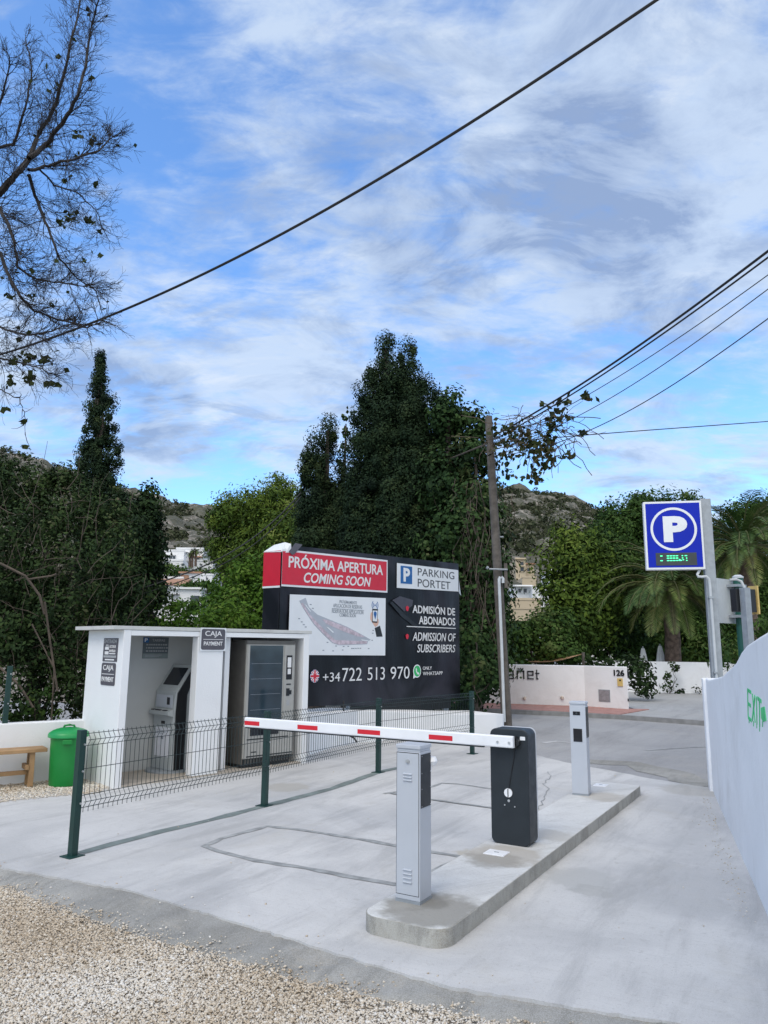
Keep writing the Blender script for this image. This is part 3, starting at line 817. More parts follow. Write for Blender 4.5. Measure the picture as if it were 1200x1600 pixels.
def fence_post(mbp, pos, ang, h, z0=0.0, plate=True):
    X = Matrix.Translation(pos) @ Matrix.Rotation(ang, 4, 'Z')
    mbp.box(-.03, .03, -.03, .03, z0, h, X)
    if plate: mbp.box(-.075, .075, -.07, .07, .0, .009, X)


for i in range(4):
    d = (B[min(i + 1, 3)] - B[max(i - 1, 0)]).normalized(); ang = math.atan2(d.y, d.x)
    mb = MB(); fence_post(mb, B[i], ang, PH); po = mb.build('post', 'darkgreen', fence, False, .003)
    X = Matrix.Translation(B[i]) @ Matrix.Rotation(ang, 4, 'Z')
    for zz in (.90, .68, .42):
        mb = MB(); mb.tube([X @ Vector((.012, -.03, zz)), X @ Vector((.012, -.042, zz))], .008, 10); mb.build('bolt', 'alu', po)
for i in range(3):
    a, b = B[i], B[i + 1]; L = (b - a).length; d = (b - a) / L; nrm = Vector((d.y, -d.x, 0))
    mb = MB(); k = int((L - .07) / .05)
    prof = [(.345, 0), (.385, 0), (.435, .034), (.485, 0), (.70, 0), (.89, 0), (.94, .034), (.99, 0), (1.005, 0)]
    for j in range(k + 1):
        s = .045 + (L - .09) * j / k
        mb.tube([a + d * s + nrm * (-.032 + f * -1 + .0) * -1 * (1) + Vector((0, 0, z)) for z, f in prof], .0027, 4, False)
    for z, f in ((.385, 0), (.435, .034), (.485, 0), (.70, 0), (.89, 0), (.94, .034), (.99, 0)):
        mb.tube([a + d * .02 + nrm * (.032 + f + .004) + Vector((0, 0, z)), b - d * .02 + nrm * (.032 + f + .004) + Vector((0, 0, z))], .0030, 4)
    mb.build('mesh_panel', 'wire', fence)

# ------------------------------------------------------------------ low walls
def wallprism(name, label, pts, th, z0, z1, mat, cat='wall', side=1):
    mb = MB(); n = len(pts)
    left = []; 
    for i, p in enumerate(pts):
        a = Vector(pts[max(0, i - 1)]); b = Vector(pts[min(n - 1, i + 1)]); d = (b - a).normalized()
        left.append((p[0] - d.y * th * side, p[1] + d.x * th * side))
    zt = z1 if isinstance(z1, (list, tuple)) else [z1] * n
    for i in range(n):
        mb.v += [(*pts[i], z0), (*left[i], z0), (*left[i], zt[i]), (*pts[i], zt[i])]
    for i in range(n - 1):
        a = 4 * i; b = a + 4
        mb.f += [(a, b, b + 3, a + 3), (a + 1, a + 2, b + 2, b + 1), (a + 3, b + 3, b + 2, a + 2), (a, a + 1, b + 1, b)]
    mb.f += [(0, 3, 2, 1), (4 * n - 4, 4 * n - 3, 4 * n - 2, 4 * n - 1)]
    return tag(mb.build(name, mat, None, False, .012, 3), label, cat)


wallprism('low_wall', 'low white rendered wall behind the wooden bench and green bin', [(-8.4, 7.35), (-4.72, 9.72), (-4.28, 10.02), (-3.93, 10.33)], .18, -.1, [.75, .745, .745, .745], 'plaster')
rw = [(-1.18, 12.55), (-.92, 13.3), (-.46, 14.15), (.53, 14.8), (1.6, 15.35), (2.36, 15.8), (2.52, 15.95), (2.58, 16.2)]
wallprism('retaining_wall', 'low white wall behind the mesh fence, below the black banner', rw, .9, -.1, [.62, .6, .57, .50, .42, .40, .38, .36], 'plaster')

tf = thing('fence_post', 'dark green fence post standing on the low wall at the left edge', 'fence post', (*P(7, 1134, 9.75)[:2], .74), .6)
mb = MB(); mb.box(-.03, .03, -.03, .03, 0, .72); mb.build('post', 'darkgreen', tf, False, .003)
for zz in (.62, .25):
    mb = MB(); mb.tube([(.012, -.03, zz), (.012, -.042, zz)], .008, 10); mb.build('bolt', 'alu', tf)

# ------------------------------------------------------------------ booth
BR = math.radians(45); BO = (-3.303, 9.566, 0)
BX = Matrix.Translation(BO) @ Matrix.Rotation(BR, 4, 'Z')
bw, bd, bh = 3.05, 1.05, 1.93
booth = thing('payment_booth', 'white masonry booth with flat roof and two open bays', 'booth', BO, BR)
mb = MB(); mb.box(0, .10, 0, bd, -.1, bh); mb.build('side_wall', 'plaster', booth, False, .006)
mb = MB(); mb.box(bw - .11, bw, 0, bd, -.1, bh); mb.build('side_wall', 'plaster', booth, False, .006)
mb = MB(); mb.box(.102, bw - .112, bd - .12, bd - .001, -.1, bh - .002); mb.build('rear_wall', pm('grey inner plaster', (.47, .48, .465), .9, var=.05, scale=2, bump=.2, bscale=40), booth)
mb = MB(); mb.box(1.08, 1.49, .002, .15, -.1, bh - .072); mb.build('pillar', 'plaster', booth, False, .006)
mb = MB(); mb.box(1.62, 1.70, .151, bd - .122, -.1, bh - .004); mb.build('partition_wall', 'plaster', booth)
mb = MB(); mb.box(.101, bw - .111, .001, .13, bh - .07, bh - .003); mb.build('lintel', 'plaster', booth, False, .003)
mb = MB(); mb.box(-.15, bw + .04, -.008, bd + .10, bh + .002, bh + .05); mb.build('roof', 'roofedge', booth, False, .004)
mb = MB(); mb.box(.102, bw - .112, .0, bd - .122, -.05, .022); mb.build('floor_slab', 'boothfloor', booth)


def on(X, p): q = X @ Vector(p); return (q.x, q.y, q.z)


# signs on the booth
def plain_sign(name, label, loc, rz, w, h, face, r=.02, edge='bannerwhite', border=0):
    t = thing(name, label, 'sign', loc, rz)
    mb = MB(); mb.prism(rrect(-w / 2 - border, w / 2 + border, -h / 2 - border, h / 2 + border, max(.002, r if not border else .006)), -.006, -.0005, 'y'); b0 = mb.build('board', edge if border else face, t)
    if border:
        mb = MB(); mb.prism(rrect(-w / 2, w / 2, -h / 2, h / 2, r), -.009, -.0062, 'y'); mb.build('face', face, t)
    return t, (-.0095 if border else -.0065)


s, y = plain_sign('payment_sign', 'grey rounded payment sign fixed above the front pillar', on(BX, (1.305, -.011, 1.825)), BR, .38, .285, 'signgrey', .03, 'bannerwhite', .016)
letters('CAJA', -.135, .135, .025, .115, y, 'signtext', s, .012)
mb = MB(); mb.box(-.16, .16, y - .002, y, -.005, .002); mb.build('rule', 'signtext', s)
letters('PAYMENT', -.15, .15, -.085, -.03, y, 'signtext', s, .02)
SL = BR - math.pi / 2
s, y = plain_sign('payment_sign', 'grey payment sign on the left end wall, under the entry sign', on(BX, (-.001, .36, 1.365)), SL, .40, .285, 'signgrey', .03)
letters('CAJA', -.15, .15, .03, .115, y, 'signtext', s, .012)
mb = MB(); mb.box(-.175, .175, y - .002, y, -.004, .004); mb.build('rule', 'signtext', s)
letters('PAYMENT', -.17, .17, -.095, -.035, y, 'signtext', s, .02)
s, y = plain_sign('entry_sign', 'dark entry sign with a car drawing on the left end wall, topmost', on(BX, (-.001, .345, 1.675)), SL, .41, .30, 'signgrey', .004)
letters('ENTRADA', -.18, .18, .085, .135, y, 'dimtext', s, .005)
letters('LECTOR DE', -.02, .155, .025, .06, y, 'signtext', s, .02)
letters('MATRÍCULA', -.02, .155, -.03, .01, y, 'signtext', s, .02)
mb = MB()
mb.prism([(-.15, .0), (-.15, .03), (-.135, .035), (-.125, .065), (-.065, .065), (-.055, .035), (-.04, .03), (-.04, .0)], y - .002, y, 'y'); mb.build('car_drawing', 'signtext', s)
mb = MB(); mb.prism([(-.118, .038), (-.112, .056), (-.078, .056), (-.072, .038)], y - .003, y - .0021, 'y'); mb.build('car_window', 'signgrey', s)
mb = MB(); mb.box(-.15, -.04, y - .002, y, -.06, -.02); mb.box(-.02, .155, y - .002, y, -.055, -.042); mb.box(-.13, .13, y - .002, y, -.135, -.118); mb.build('small_print', 'signtext', s)
mb = MB(); mb.box(-.18, .18, y - .001, y, -.10, -.072); mb.build('band', 'dimtext', s)
s, y = plain_sign('tariff_sign', 'grey tariff sign on the rear wall inside the left bay', on(BX, (.945, bd - .121, 1.70)), BR, .40, .30, 'tarifface', .004)
mb = MB(); mb.box(-.195, -.115, y - .002, y, .075, .145); mb.build('blue_square', 'pblue', s)
letters('P', -.18, -.135, .085, .135, y - .0022, 'signtext', s, .03)
letters('TARIFAS', -.06, .14, .09, .125, y, 'dimtext', s, .02)
for k in range(3):
    mb = MB(); zz = .045 - k * .045; x = -.15
    rr = random.Random(k)
    while x < .17:
        wv = rr.uniform(.012, .035); mb.box(x, x + wv, y - .002, y, zz - .010, zz + .010); x += wv + rr.uniform(.006, .016)
    mb.build('price_line', 'dimtext', s)
mb = MB(); mb.box(-.197, .197, y - .001, y, -.145, -.08); mb.build('footer_band', pm('footer band', (.2, .24, .235), .5), s)
mb = MB(); mb.box(-.16, .10, y - .003, y - .0012, -.108, -.099); mb.box(-.16, .06, y - .003, y - .0012, -.13, -.122); mb.build('footer_line', 'dimtext', s)

# payment kiosk
KR = BR + math.atan2(.38, .92) - math.pi / 2
kx = on(BX, (.985, .655, .022))
kz = math.radians(-41.5)
kiosk = thing('payment_kiosk', 'pale grey payment kiosk with sloping dark screen and black side', 'payment machine', kx, kz)
prof = [(.0, .03), (.0, .80), (.02, 1.08), (.06, 1.13), (.27, 1.44), (.36, 1.44), (.30, 1.05), (.30, .03)]
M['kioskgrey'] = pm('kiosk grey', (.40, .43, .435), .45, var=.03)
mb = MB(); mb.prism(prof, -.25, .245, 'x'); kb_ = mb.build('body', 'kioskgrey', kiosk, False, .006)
mb = MB(); mb.prism([(.045, .03), (.03, .80), (.045, 1.06), (.29, 1.425), (.36, 1.43), (.20, 1.03), (.20, .03)], .2455, .252, 'x'); mb.build('side_panel', 'black', kiosk)
mb = MB(); mb.prism([(.045, .03), (.03, .80), (.045, 1.06), (.29, 1.425), (.36, 1.43), (.20, 1.03), (.20, .03)], -.257, -.2505, 'x'); mb.build('side_panel', 'black', kiosk)
dv_ = Vector((0, .21, .31)).normalized(); nv = Vector((0, -.31, .21)).normalized()
a = Vector((0, .06, 1.13)) + dv_ * .04
mb = MB(); mb.add([a + Vector((x, 0, 0)) + dv_ * s_ + nv * h for h in (.001, .004) for x, s_ in ((-.19, 0), (.19, 0), (.19, .285), (-.19, .285))], [(0, 1, 2, 3), (4, 5, 6, 7), (0, 1, 5, 4), (1, 2, 6, 5), (2, 3, 7, 6), (3, 0, 4, 7)])
mb.build('screen', 'screen', kiosk)
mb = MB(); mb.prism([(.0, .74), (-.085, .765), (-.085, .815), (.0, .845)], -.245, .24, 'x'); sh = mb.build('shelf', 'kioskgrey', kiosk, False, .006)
for a, b_ in ((-.21, -.14), (-.10, .02), (.08, .17)):
    mb = MB(); mb.box(a, b_, -.075, -.02, .812, .832); mb.build('card_slot', 'black', sh)
mb = MB(); mb.box(-.20, .20, -.002, .004, .86, 1.03); rc = mb.build('recess_panel', 'greysteel', kiosk)
mb = MB(); mb.box(.07, .14, -.006, -.002, .90, 1.00); mb.build('reader', 'screen', kiosk, False, .002)
mb = MB(); mb.box(-.045, .045, -.006, .001, .635, .675); mb.build('coin_return', 'black', kiosk, False, .002)
mb = MB(); mb.box(-.17, .17, -.004, 0, .20, .59); nt_ = mb.build('notice_sheet', 'paper', kiosk)
mb = MB()
for k in range(3): mb.box(-.14, .13 - .05 * k, -.0048, -.0041, .54 - k * .02, .546 - k * .02)
mb.box(-.03, .03, -.0048, -.0041, .43, .47); mb.build('notice_print', 'paletext', nt_)
mb = MB(); mb.lathe([(.0, .0), (.33, .0), (.33, .018), (.31, .028), (0, .028)], 40, (0, .14, 0)); mb.build('base_plate', 'galv', kiosk, True)

# vending machine
vo = on(BX, (1.92, .05, .022)); vm = thing('vending_machine', 'tall grey glass fronted vending machine in the right bay', 'vending machine', vo, BR)
vw, vh, vd = .90, 1.80, .84
mb = MB(); mb.box(0, vw, .03, vd, .05, vh); mb.build('cabinet', 'vendside', vm, False, .004)
mb = MB(); mb.box(.02, vw - .02, .06, vd, .0, .05); mb.build('kick_base', 'black', vm)
mb = MB(); mb.box(.005, vw - .005, .0, .029, .13, vh - .06); dr = mb.build('door', 'vendfront', vm, False, .004)
mb = MB(); mb.box(.005, vw - .005, .004, .029, vh - .057, vh - .004); mb.build('header_panel', 'vendside', vm, False, .003)
mb = MB(); mb.box(.055, .66, -.006, -.001, .62, vh - .075); gl_ = mb.build('glass_pane', 'glass', dr, False, .002)
for r_ in range(4):
    mb = MB(); mb.box(.09, .63, -.0066, -.0062, .80 + r_ * .22, .8035 + r_ * .22); mb.build('shelf_edge', 'paletext', gl_)
mb = MB(); mb.box(.02, .055, -.008, -.001, .14, vh - .065); mb.build('hinge_strip', 'vendfront', dr, False, .003)
mb = MB(); mb.box(.69, .875, -.008, -.001, .55, vh - .075); cp = mb.build('control_panel', 'vendfront', dr, False, .003)
mb = MB(); mb.box(.725, .835, -.011, -.008, 1.22, 1.58); sc_ = mb.build('display', 'screen', dr, False, .002)
mb = MB(); mb.box(.745, .815, -.013, -.0115, 1.40, 1.55); mb.box(.75, .81, -.013, -.0115, 1.30, 1.38); mb.build('keypad_label', 'signtext', sc_)
mb = MB(); mb.box(.735, .82, -.011, -.008, 1.14, 1.16); mb.box(.735, .795, -.014, -.008, .98, 1.09); mb.box(.80, .835, -.012, -.008, 1.0, 1.06); mb.build('coin_slot', 'black', dr)
mb = MB(); mb.box(.745, .805, -.0095, -.0082, .84, .92); mb.build('label_plate', 'dimtext', dr)
mb = MB(); mb.box(.11, .62, -.010, -.001, .44, .60); mb.build('delivery_hatch', 'screen', dr, False, .004)
mb = MB(); mb.box(.06, .80, -.006, -.001, .385, .400); mb.box(.03, vw - .02, -.006, -.001, .150, .165); mb.build('trim_line', 'black', dr)
mb = MB()
for k, wv in enumerate((.016, .018, .020, .018)): mb.box(.14 + k * .024, .14 + k * .024 + wv, -.003, -.001, .205, .222)
mb.build('maker_mark', 'black', dr)
mb = MB(); mb.box(.02, vw - .02, .02, .05, .052, .126); vg = mb.build('vent_grille', 'black', vm)
mb = MB()
for k in range(18): mb.box(.05 + k * .05, .065 + k * .05, .012, .0195, .055, .12)
mb.build('grille', 'vendside', vg)

# ------------------------------------------------------------------ bin and bench
bc = G(101, 1227)
bn_ = thing('rubbish_bin', 'bright green plastic rubbish bin with domed lid beside the booth', 'bin', (bc[0], bc[1], .012), .35)
mb = MB(); mb.lathe([(.185, .0), (.19, .01), (.2, .25), (.207, .50), (.212, .58), (.22, .585), (.22, .60)], 44); mb.build('body', 'bin', bn_, True)
mb = MB(); mb.lathe([(.232, .575), (.245, .58), (.245, .615), (.235, .632), (.19, .662), (.12, .684), (.05, .692), (.0, .694)], 44); ld = mb.build('lid', pm('green lid', (.010, .27, .07), .35, var=.05), bn_, True)
mb = MB(); mb.tube([(-.07, 0, .675), (-.055, 0, .712), (0, 0, .722), (.055, 0, .712), (.07, 0, .675)], .014, 8); mb.build('handle', 'bin', ld, True)
for sg in (1, -1):
    mb = MB(); mb.box(-.055, .055, -.245 if sg > 0 else .205, -.205 if sg > 0 else .245, .505, .565); mb.build('grip', 'bin', bn_, False, .008)

be = G(69, 1229); bdir = math.atan2(.33, .46)
bench = thing('wooden_bench', 'rustic wooden bench cut off by the left edge, on gravel', 'bench', (be[0], be[1], .012), bdir)
mb = MB(); mb.box(-1.75, .0, -.02, .27, .405, .45); mb.build('seat', 'wood', bench, False, .006)
for x in (-.16, -1.55):
    for yy, tl in ((.02, -.035), (.20, .035)):
        X = Matrix.Translation((x, yy, 0)) @ Matrix.Rotation(tl * 2, 4, 'X')
        mb = MB(); mb.box(-.03, .03, -.025, .03, 0, .404, X); mb.build('leg', 'wood', bench, False, .005)
    mb = MB(); mb.box(x - .075, x - .032, .0, .24, .20, .26); mb.build('cross_bar', 'wood', bench, False, .004)
mb = MB(); mb.box(-1.65, -.12, .10, .145, .135, .185); mb.build('stretcher', 'wood', bench, False, .004)

# ------------------------------------------------------------------ billboard
AR = math.radians(50.05); AO = (-1.78, 12.9, 0)
bb = thing('billboard', 'large black parking banner with red and white panels behind the booth', 'billboard', AO, AR)
BW, Z0, Z1 = 5.50, .66, 3.62
M['banner'] = bpy.data.materials.new('dark banner print'); M['banner'].use_nodes = True
t = NT(M['banner'].node_tree); b = t.n['Principled BSDF']
oc = t.new('ShaderNodeTexCoord').outputs['Object']
c = t.mix(t.rng(t.noise(oc, .7, 3, .5, .8), .38, .68), (.005, .006, .009, 1), (.030, .029, .040, 1))
c = t.mix(t.rng(t.noise(oc, 45, 4), .66, .74, 0, .25), c, (.12, .11, .11, 1))
t.put(b.inputs['Base Color'], c); b.inputs['Roughness'].default_value = .42; b.inputs['Specular IOR Level'].default_value = .28
bn = t.new('ShaderNodeBump'); bn.inputs['Strength'].default_value = .35; bn.inputs['Distance'].default_value = .05
mpn = t.new('ShaderNodeMapping'); t.put(mpn.inputs[0], oc); mpn.inputs['Scale'].default_value = (2.2, 1, .5)
t.put(bn.inputs['Height'], t.noise(mpn.outputs[0], 1.6, 4, .5)); t.put(b.inputs['Normal'], bn.outputs[0])
# front cloth, slightly rippled
mb = MB(); nu, nw = 60, 24


def bz(u, k): return (Z0 + .03 * math.sin(u * 2)) * (1 - k) + (3.50 + .155 * u / BW - max(0, .16 - u) * .85) * k


def by(u, k): return .012 * math.sin(u * 4.1 + k * 3) * math.sin(k * math.pi) + .008 * math.sin(u * 11 + k * 9)


for j in range(nw + 1):
    for i in range(nu + 1):
        u = BW * i / nu; k = j / nw; mb.v.append((u, by(u, k) + .010, bz(u, k)))
for j in range(nw):
    for i in range(nu): mb.f.append((j * (nu + 1) + i, j * (nu + 1) + i + 1, (j + 1) * (nu + 1) + i + 1, (j + 1) * (nu + 1) + i))
bf = mb.build('banner', 'banner', bb, True)
if bf.data.polygons[0].normal.y > 0: bf.data.flip_normals()
mb = MB(); mb.prism([(0, .04), (-.02, .45), (.03, .45), (.03, .04)], Z0 + .02, 3.385, 'z'); mb.build('wrapped_side', 'banner', bb, False, .02)
mb = MB(); mb.prism([(BW - .02, .04), (BW + .10, .16), (BW + .08, .2), (BW - .03, .08)], Z0 + .05, 3.60, 'z'); mb.build('wrapped_side', 'banner', bb)
mb = MB()
for u in (.35, 1.9, 3.5, 5.1):
    mb.box(u - .04, u + .04, .06, .14, -.1, 3.4)
for z in (.8, 2.1, 3.4): mb.box(.05, BW - .05, .062, .13, z, z + .07)
mb.build('frame', 'galv', bb)
mb = MB(); mb.box(1.9, 5.2, .05, .09, .42, Z0 + .06); mb.build('lower_sheet', 'darkpvc', bb)
YL = -.016


def bpoly(name, pts, mat, y=YL, th=.004, parent=None): 
    mb = MB(); mb.prism(pts, y, y + th, 'y'); return mb.build(name, mat, parent or bb)


def quadpts(x0, x1, a0, a1, b0, b1): return [(x0, a0), (x1, b0), (x1, b1), (x0, a1)]


bpoly('white_border', quadpts(-.005, 2.885, 2.765, 3.415, 2.825, 3.49), 'bannerwhite', -.014)
rp = bpoly('red_panel', quadpts(-.006, 2.85, 2.80, 3.38, 2.86, 3.455), 'bannerred', -.019)
mb = MB(); mb.prism([(-.008, .03), (-.026, .46), (-.018, .46), (.0, .03)], 2.78, 3.40, 'z'); mb.build('red_side', 'bannerred', bb)
mb = MB(); mb.prism([(-.006, .03), (-.028, .46), (-.018, .46), (.0, .03)], 2.745, 2.778, 'z'); mb.build('white_side', 'bannerwhite', bb)
letters('PRÓXIMA APERTURA', .14, 2.73, 3.105, 3.36, -.0195, 'signtext', rp, .018, 0, .003, slope=.024)
letters('COMING SOON', .52, 2.36, 2.865, 3.05, -.0195, 'signtext', rp, .018, .22, .003, slope=.024)
# loose corner folded over
mb = MB()
fl = [(-.03, .46, 3.40), (-.016, .005, 3.375), (.06, -.022, 3.36), (.20, -.024, 3.375), (.19, -.012, 3.53), (.11, .06, 3.555), (.12, .36, 3.53)]
mb.add(fl + [(x, y + .01, z - .010) for x, y, z in fl], [(0, 1, 5), (0, 5, 6), (1, 2, 5), (2, 3, 4), (2, 4, 5), (7, 12, 8), (7, 13, 12), (8, 12, 9), (9, 11, 10), (9, 12, 11)])
mb.build('folded_corner', 'bannerwhite', bb)
mb = MB(); f2 = [(.13, -.03, 3.385), (.20, -.045, 3.33), (.27, -.04, 3.36), (.46, -.024, 3.545), (.30, -.014, 3.555)]
mb.add(f2 + [(x, y + .008, z) for x, y, z in f2], [(0, 1, 2, 3, 4), (9, 8, 7, 6, 5), (0, 1, 6, 5), (1, 2, 7, 6), (2, 3, 8, 7), (3, 4, 9, 8), (4, 0, 5, 9)]); mb.build('folded_edge', 'signgrey', bb)
wp = bpoly('white_panel', quadpts(3.19, 5.44, 2.945, 3.46, 3.005, 3.50), 'bannerwhite')
mb = MB(); f2 = [(5.44, -.016, 3.50), (5.53, .03, 3.44), (5.58, .06, 3.30), (5.66, .06, 2.93), (5.44, -.014, 3.005)]
mb.add(f2 + [(x, y + .008, z) for x, y, z in f2], [(0, 1, 4), (1, 2, 4), (2, 3, 4), (9, 6, 5), (9, 7, 6), (9, 8, 7)]); mb.build('folded_corner', 'bannerwhite', bb)
pb = bpoly('blue_square', quadpts(3.31, 3.70, 3.045, 3.415, 3.055, 3.425), 'pblue', -.021)
letters('P', 3.40, 3.62, 3.09, 3.38, -.0215, 'bannerwhite', pb, .04)
letters('PARKING', 3.90, 5.28, 3.255, 3.42, -.0165, 'thintext', wp, 0, 0, .003, slope=.012)
letters('PORTET', 3.90, 5.12, 3.015, 3.19, -.0165, 'thintext', wp, 0, 0, .003, slope=.012)
mp_ = bpoly('map_panel', quadpts(.20, 2.83, 1.59, 2.635, 1.57, 2.71), 'bannerwhite')


def mpx(x, y):
    "map pixel in the 1200x1067 enlargement -> board coordinates"
    s = (x - 62) / (1088 - 62); r = (y - 50) / (700 - 50)
    u = .20 + 2.63 * s; top = 2.635 + .075 * s; bot = 1.59 - .02 * s
    sk = 45 * (s) / 650
    return (u, top + (bot - top) * ((y - 48 - 50 * s) / (660 - 55 * s)))


outer = [(150, 120), (210, 85), (245, 190), (330, 270), (480, 335), (640, 400), (780, 470), (912, 538), (880, 555), (870, 585), (720, 592), (560, 598), (490, 575), (400, 490), (300, 380), (225, 260), (180, 180)]
bpoly('map_area', [mpx(*q) for q in outer], 'mapgrey', -.0195, .003, mp_)
for nm, po in (('map_bays', [(165, 150), (185, 140), (240, 250), (330, 355), (440, 470), (520, 545), (870, 555), (865, 580), (720, 588), (560, 594), (495, 572), (405, 487), (305, 377), (228, 258)]),
               ('map_bays', [(380, 320), (440, 330), (640, 408), (780, 475), (850, 512), (760, 505), (600, 450), (420, 368)])):
    bpoly(nm, [mpx(*q) for q in po], 'mappink', -.0215, .0018, mp_)
bpoly('map_gap', [mpx(*q) for q in [(200, 155), (215, 165), (265, 235), (255, 238)]], 'bannerwhite', -.0235, .0018, mp_)
bpoly('map_gap', [mpx(*q) for q in [(420, 400), (445, 410), (505, 462), (490, 466)]], 'bannerwhite', -.0235, .0018, mp_)
bpoly('map_gap', [mpx(*q) for q in [(800, 536), (885, 546), (880, 552), (810, 548)]], 'bannerwhite', -.0235, .0018, mp_)
mb = MB(); rr = random.Random(3)
for (x, y) in [(262, 160), (285, 202), (480, 340), (570, 375), (155, 315), (180, 350), (200, 380), (220, 405), (440, 570), (530, 608), (610, 612), (660, 610), (400, 655), (500, 660), (600, 650), (890, 632), (930, 545), (935, 470), (940, 440), (700, 632), (720, 632), (745, 632), (770, 630), (795, 630)]:
    a, b_ = mpx(x, y); mb.box(a - .022, a + .022, -.0185, -.0162, b_ - .008, b_ + .008)
mb.build('map_print', 'paletext', mp_)
for body, x0, x1, y0, y1 in (('PRÓXIMAMENTE', 556, 748, 114, 145), ('APLICACIÓN DE RESERVAS', 490, 808, 157, 190), ('RESERVATIONS APPLICATION', 478, 822, 218, 250), ('COMING SOON', 560, 738, 260, 292)):
    a = mpx(x0, y1); b_ = mpx(x1, y0); letters(body, a[0], b_[0], a[1], b_[1] - .01, -.0165, 'paletext', mp_, .005)
a = mpx(480, 197); b_ = mpx(832, 210); mb = MB(); mb.box(a[0], b_[0], -.018, -.016, a[1] - .012, a[1] - .006); mb.build('rule', 'paletext', mp_)
# phone in a hand
bpoly('hand', [mpx(*q) for q in [(912, 250), (925, 245), (930, 330), (960, 345), (975, 310), (1000, 318), (1005, 350), (995, 385), (965, 405), (945, 380), (920, 345), (905, 320), (905, 280)]], 'skin', -.0185, .0025, mp_)
bpoly('phone', [mpx(*q) for q in [(926, 210), (994, 213), (988, 360), (926, 356)]], 'black', -.0205, .002, mp_)
bpoly('phone_screen', [mpx(*q) for q in [(932, 228), (987, 230), (983, 345), (932, 342)]], 'bannerwhite', -.0225, .002, mp_)
a = mpx(959, 262); mb = MB(); mb.prism(disc(a[0], a[1], .045), -.0242, -.0226, 'y'); mb.prism([(a[0] - .04, a[1] - .02), (a[0], a[1] - .12), (a[0] + .04, a[1] - .02)], -.0246, -.0243, 'y'); mb.build('map_pin', 'pblue', mp_)
bpoly('sleeve', [mpx(*q) for q in [(958, 415), (1020, 390), (1054, 505), (980, 508)]], 'black', -.0185, .0025, mp_)
a = mpx(959, 172); mb = MB()
for sg in (1, -1):
    for r_ in (.045, .085):
        for k in range(8):
            t0, t1 = (math.radians(-50 + 100 * q / 8 + (0 if sg > 0 else 180)) for q in (k, k + 1))
            mb.prism([(a[0] + r_ * math.cos(t0), a[1] + r_ * math.sin(t0)), (a[0] + r_ * math.cos(t1), a[1] + r_ * math.sin(t1)), (a[0] + (r_ + .016) * math.cos(t1), a[1] + (r_ + .016) * math.sin(t1)), (a[0] + (r_ + .016) * math.cos(t0), a[1] + (r_ + .016) * math.sin(t0))], -.018, -.016, 'y')
mb.prism(disc(a[0], a[1], .02), -.018, -.016, 'y'); mb.build('signal_mark', 'pblue', mp_)
# right-hand text
letters('ADMISIÓN DE', 3.72, 5.30, 2.45, 2.66, YL, 'signtext', bb, .016)
letters('ABONADOS', 3.94, 5.30, 2.22, 2.395, YL, 'signtext', bb, .016)
mb = MB(); mb.box(3.52, 5.32, YL - .003, YL, 2.155, 2.172); mb.build('rule', 'signtext', bb)
letters('ADMISSION OF', 3.72, 5.32, 1.87, 2.05, YL, 'signtext', bb, .006, .22)
letters('SUBSCRIBERS', 3.88, 5.30, 1.63, 1.80, YL, 'signtext', bb, .006, .22)
for z in (2.535, 1.955):
    mb = MB(); mb.prism([(3.54 + .05 * math.cos(k) * (1 + .15 * math.sin(3 * k)), z + .055 * math.sin(k)) for k in [i * .393 for i in range(16)]], YL - .003, YL, 'y'); mb.build('red_dot', 'bannerred', bb)
letters('+34', 1.07, 1.52, 1.105, 1.27, YL, 'signtext', bb, .0)
for n_, a, b_ in (('722', 1.58, 2.13), ('513', 2.30, 2.82), ('970', 3.0, 3.62)): letters(n_, a, b_, 1.10, 1.345, YL, 'signtext', bb, -.004)
letters('ONLY', 4.08, 4.40, 1.265, 1.335, YL, 'signtext', bb, .0)
letters('WHATSAPP', 4.08, 4.80, 1.15, 1.225, YL, 'signtext', bb, .0)
em = bpoly('messenger_emblem', disc(3.88, 1.245, .135) , 'bannerwhite', YL - .002)
mb = MB(); mb.prism([(3.765, 1.22), (3.745, 1.095), (3.87, 1.13)], YL - .0022, YL + .002, 'y'); mb.build('emblem_tail', 'bannerwhite', em)
mb = MB(); mb.prism(disc(3.88, 1.245, .112), YL - .0045, YL - .0024, 'y'); mb.build('emblem_disc', 'waGreen', em)
mb = MB(); hs = [(x + .03, z) for x, z in ((3.795, 1.29), (3.815, 1.315), (3.84, 1.275), (3.83, 1.255), (3.86, 1.215), (3.885, 1.222), (3.915, 1.195), (3.90, 1.17), (3.86, 1.18), (3.815, 1.225))]
mb.prism(hs, YL - .0062, YL - .0047, 'y'); mb.build('handset', 'bannerwhite', em)
fl_ = bpoly('flag_roundel', disc(.86, 1.215, .115), 'thinblue' if 'thinblue' in M else 'pblue', YL - .001)
M['flagblue'] = pm('flag blue', (.02, .03, .16), .5); fl_.data.materials[0] = M['flagblue']
mb = MB()
for ang, wv in ((45, .045), (135, .045), (0, .065), (90, .065)):
    X = Matrix.Translation((.86, 0, 1.215)) @ Matrix.Rotation(math.radians(ang), 4, 'Y')
    mb.box(-.11, .11, YL - .003 - ang * 1e-5, YL - .0012, -wv / 2, wv / 2, X)
mb.build('flag_cross', 'bannerwhite', fl_)
mb = MB()
for ang, wv in ((45, .014), (135, .014), (0, .038), (90, .038)):
    X = Matrix.Translation((.86, 0, 1.215)) @ Matrix.Rotation(math.radians(ang), 4, 'Y')
    mb.box(-.105, .105, YL - .005 - ang * 1e-5, YL - .0045, -wv / 2, wv / 2, X)
mb.build('flag_cross', 'bannerred', fl_)
